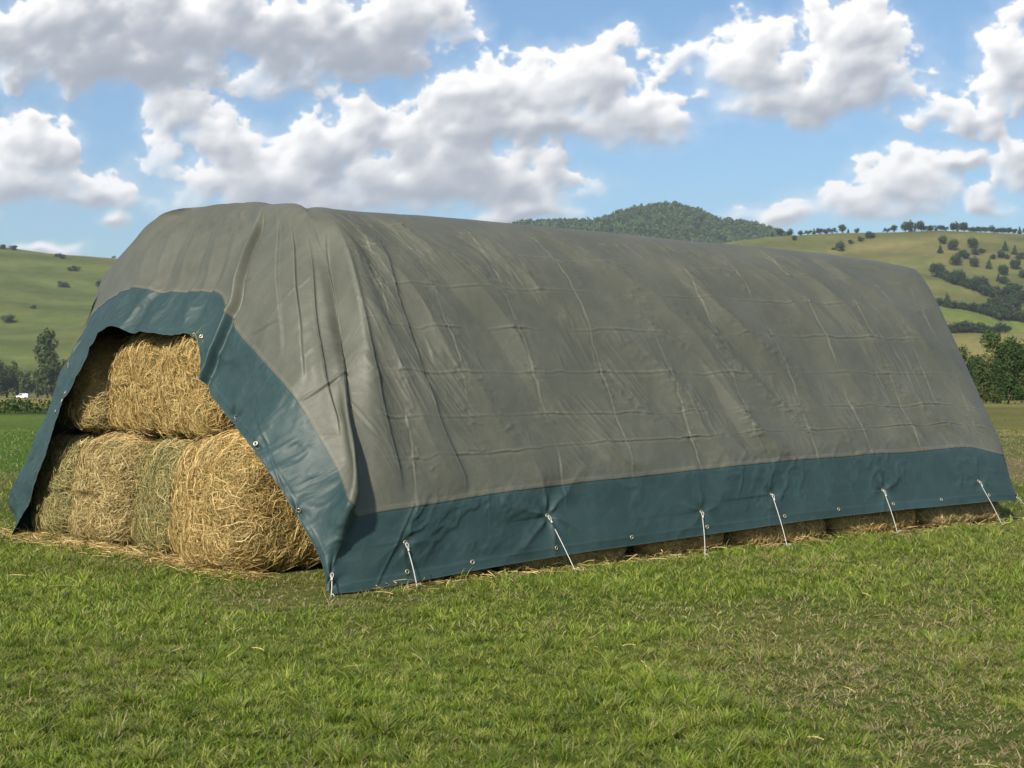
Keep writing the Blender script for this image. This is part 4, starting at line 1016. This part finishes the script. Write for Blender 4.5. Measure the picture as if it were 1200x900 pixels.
# low crop hedge on the left
def hedge():
    rg = np.random.default_rng(5); lobes = []
    for k in range(46):
        x = -29+k*.52; lobes.append((x+rg.uniform(-.2,.2), 57+rg.uniform(-.5,.9), .34+rg.uniform(-.05,.08), .55, .6, .34))
    root = obj('hedge', crown_mesh('hedge', lobes, 14000, .055, 88, M_leaf, .2)); tag(root, 'low dark green hedge row crossing the field left of the stack', 'hedge')
hedge()
# ---- white van in the valley
def van():
    D_ = 548.; r = ray(26, 466); x = r[0]*D_; z = float(terrain(x, D_)); root = empty('parked_van', (x, D_, z), 0.12); tag(root, 'tiny white van parked before the valley trees at the far left', 'van')
    m, bb, pr, out = newmat('van_paint'); pr.inputs['Base Color'].default_value = (.75,.76,.78,1); pr.inputs['Roughness'].default_value = .35
    m2, bb, pr, out = newmat('van_glass'); pr.inputs['Base Color'].default_value = (.03,.04,.05,1); pr.inputs['Roughness'].default_value = .1
    m3, bb, pr, out = newmat('tyre_rubber'); pr.inputs['Base Color'].default_value = (.02,.02,.02,1)
    prof = [(-2.2,.35),(-2.2,1.05),(-1.35,1.2),(-.75,1.95),(2.0,2.0),(2.2,1.85),(2.2,.35)]; n = len(prof)
    V_ = [(a, -.9, b_) for a, b_ in prof]+[(a, .9, b_) for a, b_ in prof]
    def solid(V_, n, mat, name):
        me = bpy.data.meshes.new(name); me.from_pydata(V_, [], [list(range(n)), list(range(2*n-1, n-1, -1))]+[[i, i+n, (i+1) % n+n, (i+1) % n] for i in range(n)]); me.materials.append(mat); return me
    body = obj('body', solid(V_, n, m, 'body'), root)
    bv_ = body.modifiers.new('bevel', 'BEVEL'); bv_.width = .08; bv_.segments = 2
    for y in (-.91, .91):
        wv = [(-1.15,1.25),(-.72,1.8),(.1,1.84),(.1,1.25)]; y2 = y+(.02 if y > 0 else -.02)
        obj('window', solid([(a, min(y,y2), b_) for a, b_ in wv]+[(a, max(y,y2), b_) for a, b_ in wv], 4, m2, 'window'), root)
    for wx in (-1.4, 1.4):
        for y in (-.78, .78):
            V2, F2 = tube([(0,-.12,0),(0,.12,0)], .36, 16); k = len(V2); V2 = np.concatenate([V2, [[0,-.12,0],[0,.12,0]]])
            tri = [[i, (i+1) % 16, k] for i in range(16)]+[[16+i, 16+(i+1) % 16, k+1] for i in range(16)]
            obj('wheel', mesh_from('wheel', V2, [F2, np.array(tri)], m3), root, (wx, y, .36))
van()
# ------------------------------------------------------------------ grass
def grass_mat():
    m, bb, pr, out = newmat('grass_blade')
    at = bb.n('ShaderNodeVertexColor', layer_name='tint'); c = at.outputs[0]
    bb.L(c, pr.inputs['Base Color']); pr.inputs['Roughness'].default_value = .5; pr.inputs['Specular IOR Level'].default_value = .3
    tr = bb.n('ShaderNodeBsdfTranslucent'); bb.L(bb.mix(1, c, (1.15,1.25,.6), 'MULTIPLY'), tr.inputs[0])
    mx = bb.n('ShaderNodeMixShader'); mx.inputs[0].default_value = .35; bb.L(pr.outputs[0], mx.inputs[1]); bb.L(tr.outputs[0], mx.inputs[2]); bb.L(mx.outputs[0], out.inputs[0])
    return m
M_grass = grass_mat()
def dryness(x, y):
    """where the turf has died back: in front of the bales and a broad worn patch on the right"""
    px = 600+F*x/np.maximum(y, 1); py = HZ+F*CH/np.maximum(y, 1)
    n = fbm(x/.8, y/.8, 501, 4); n2 = fbm(x/.22, y/.22, 502, 3)
    def spot(cx, cy, rx, ry): return np.exp(-((x-cx)/rx)**2-((y-cy)/ry)**2)
    d = 1.0*spot(1.75, 7.6, .75, 1.4) + .85*spot(2.0, 6.1, .55, .7) + .5*spot(2.6,9.2,.9,1.0) + .7*spot(-1.75, 10.3, .55, .5) + .5*spot(-1.1, 9.9, .5, .35) + .45*spot(-3.9,12.3,.8,.7)+.35*spot(-1.8,7.4,.5,.5)+.3*spot(.5,9.5,1.2,.8)
    rel = np.stack([x-A0[0], y-A0[1]], -1); v = rel@VV; u = rel@UU
    d = d + .5*np.exp(-np.clip(-v, 0, 9)/.3)*(u > -.2)*(u < 9.2)
    return np.clip(d*.9 + .60*n+.45*n2-.08 + .22*sstep(700,1100,px)*sstep(5,9,y) + .5*(px > 900)*sstep(20,25,y)*(1-sstep(38,41,y)), 0, 1)
def grass(n_, y0, y1, hmul, wmul, seed, label, spread=.43):
    rg = np.random.default_rng(seed)
    y = np.sqrt(rg.uniform(y0**2, y1**2, n_)); x = y*rg.uniform(-spread, spread, n_)
    # clumps: pull blades towards tuft centres
    cell = .085; jx = np.floor(x/cell); jy = np.floor(y/cell)
    tx = (jx+hash2(jx, jy, 601))*cell; ty = (jy+hash2(jx, jy, 602))*cell; pull = (rg.random(n_) < .62)*rg.uniform(.3, .85, n_)
    offx = x-tx; offy = y-ty; x = x-offx*pull; y = y-offy*pull
    tuft = hash2(jx, jy, 603); tr_ = hash2(jx, jy, 604)
    dr = dryness(x, y)
    rel = np.stack([x-A0[0], y-A0[1]], -1); u = rel@UU; v = rel@VV
    inside = (u > np.where(v < 1.15, .45, -.02))&(u < 8.9)&(v > .10)&(v < 5.5) | (u > fr(v)+.02)&(u < 2)&(v > 1.1)&(v < 5.5)
    bare = (dr > .55) & (rg.random(n_) < .45)
    keep = ~inside & ~bare; x, y, tuft, tr_, dr, offx, offy, u, v = [q_[keep] for q_ in (x, y, tuft, tr_, dr, offx, offy, u, v)]; n = len(x)
    big = fbm(x/.9, y/.9, 611, 3); med = fbm(x/.3, y/.3, 612, 2)
    h = (.030+.036*tuft**2+.020*np.clip(big+.2, 0, 1)+.016*np.clip(med, 0, 1))*rg.uniform(.55, 1.25, n)*hmul*(1-.45*dr)
    h *= 1+.6*((tuft > .93))
    wd = rg.uniform(.0011, .0026, n)*wmul*(1+.25*tuft)
    az = np.arctan2(-offy, -offx)*0+np.arctan2(offy, offx)+rg.normal(0, 1.1, n)
    ln = rg.uniform(.25, 1.25, n)*(1+.5*dr); dx = np.cos(az); dy_ = np.sin(az)
    z = terrain(x, y)-.004
    K = 4; ts = np.linspace(0, 1, K)
    pts = np.stack([np.stack([x+dx*h*ln*t**1.8, y+dy_*h*ln*t**1.8, z+h*(t-.30*ln*t**2.2)], 1) for t in ts], 1)
    pa = rg.uniform(0, math.pi*2, n); bn = np.stack([np.cos(pa), np.sin(pa), 0*pa], 1)
    prof_ = np.array([.8, 1., .75])
    L = pts[:, :3]-bn[:, None]*(wd[:, None, None]*prof_[None, :, None]); R_ = pts[:, :3]+bn[:, None]*(wd[:, None, None]*prof_[None, :, None])
    V_ = np.concatenate([np.stack([L, R_], 2).reshape(n, 6, 3), pts[:, 3:4]], 1).reshape(-1, 3)
    b0 = (np.arange(n)*7)[:, None]
    q_ = np.concatenate([b0+np.array([0,1,3,2]), b0+np.array([2,3,5,4])]); t_ = b0+np.array([4,5,6])
    pal_ = np.array([(.145,.205,.022),(.195,.250,.032),(.088,.142,.018),(.260,.280,.060),(.135,.172,.042)])
    k = rg.choice(5, n, p=[.3,.26,.2,.12,.12]); kt = (tr_*5).astype(int) % 5; k = np.where(rg.random(n) < .5, kt, k)
    c = 1.08*pal_[k]*rg.uniform(.75, 1.25, (n, 1))*(1+.22*big[:, None])
    fcol = field_colour(x, y)*1.7; wf = sstep(18, 27, y)[:, None]*.75; c = c*(1-wf)+fcol*wf
    isdry = rg.random(n) < np.clip(.07+.80*dr, 0, .86); dp = np.array([(.34,.27,.14),(.26,.20,.10),(.42,.35,.20),(.20,.17,.07),(.22,.22,.08)])
    c[isdry] = dp[rg.integers(0, 5, isdry.sum())]*rg.uniform(.7, 1.15, (isdry.sum(), 1))
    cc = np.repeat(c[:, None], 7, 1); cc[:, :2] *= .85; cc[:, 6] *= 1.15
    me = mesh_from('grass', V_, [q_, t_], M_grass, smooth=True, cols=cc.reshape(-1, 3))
    return tag(obj('grass', me), label, 'grass', kind='stuff')
grass(190000, 4.9, 8.6, 1.0, 1.0, 1, 'short green turf with dry tan blades in the foreground')
grass(230000, 8.6, 15.5, 1.0, 1.35, 2, 'short green and straw coloured turf around the foot of the stack')
grass(130000, 15.5, 42, 1.15, 2.9, 3, 'meadow grass beyond the stack', .50)
# ------------------------------------------------------------------ air
def haze():
    x0, x1, y0, y1, z0, z1 = -3450, 3450, -3450, 3450, -420, 420
    V_ = [(x,y,z) for z in (z0,z1) for x,y in ((x0,y0),(x1,y0),(x1,y1),(x0,y1))]
    me = bpy.data.meshes.new('haze'); me.from_pydata(V_, [], [(3,2,1,0),(4,5,6,7),(0,1,5,4),(1,2,6,5),(2,3,7,6),(3,0,4,7)])
    m = bpy.data.materials.new('air'); m.use_nodes = True; nt = m.node_tree
    for n_ in list(nt.nodes): nt.nodes.remove(n_)
    bb = NB(nt); out = bb.n('ShaderNodeOutputMaterial'); v = bb.n('ShaderNodeVolumePrincipled'); v.inputs['Color'].default_value = (.80,.88,1,1); v.inputs['Density'].default_value = ((.00012)); v.inputs['Anisotropy'].default_value = .2
    bb.L(v.outputs[0], out.inputs['Volume']); me.materials.append(m)
    tag(obj('haze', me), 'thin summer haze over the valley and hills', 'haze', kind='stuff')
haze()
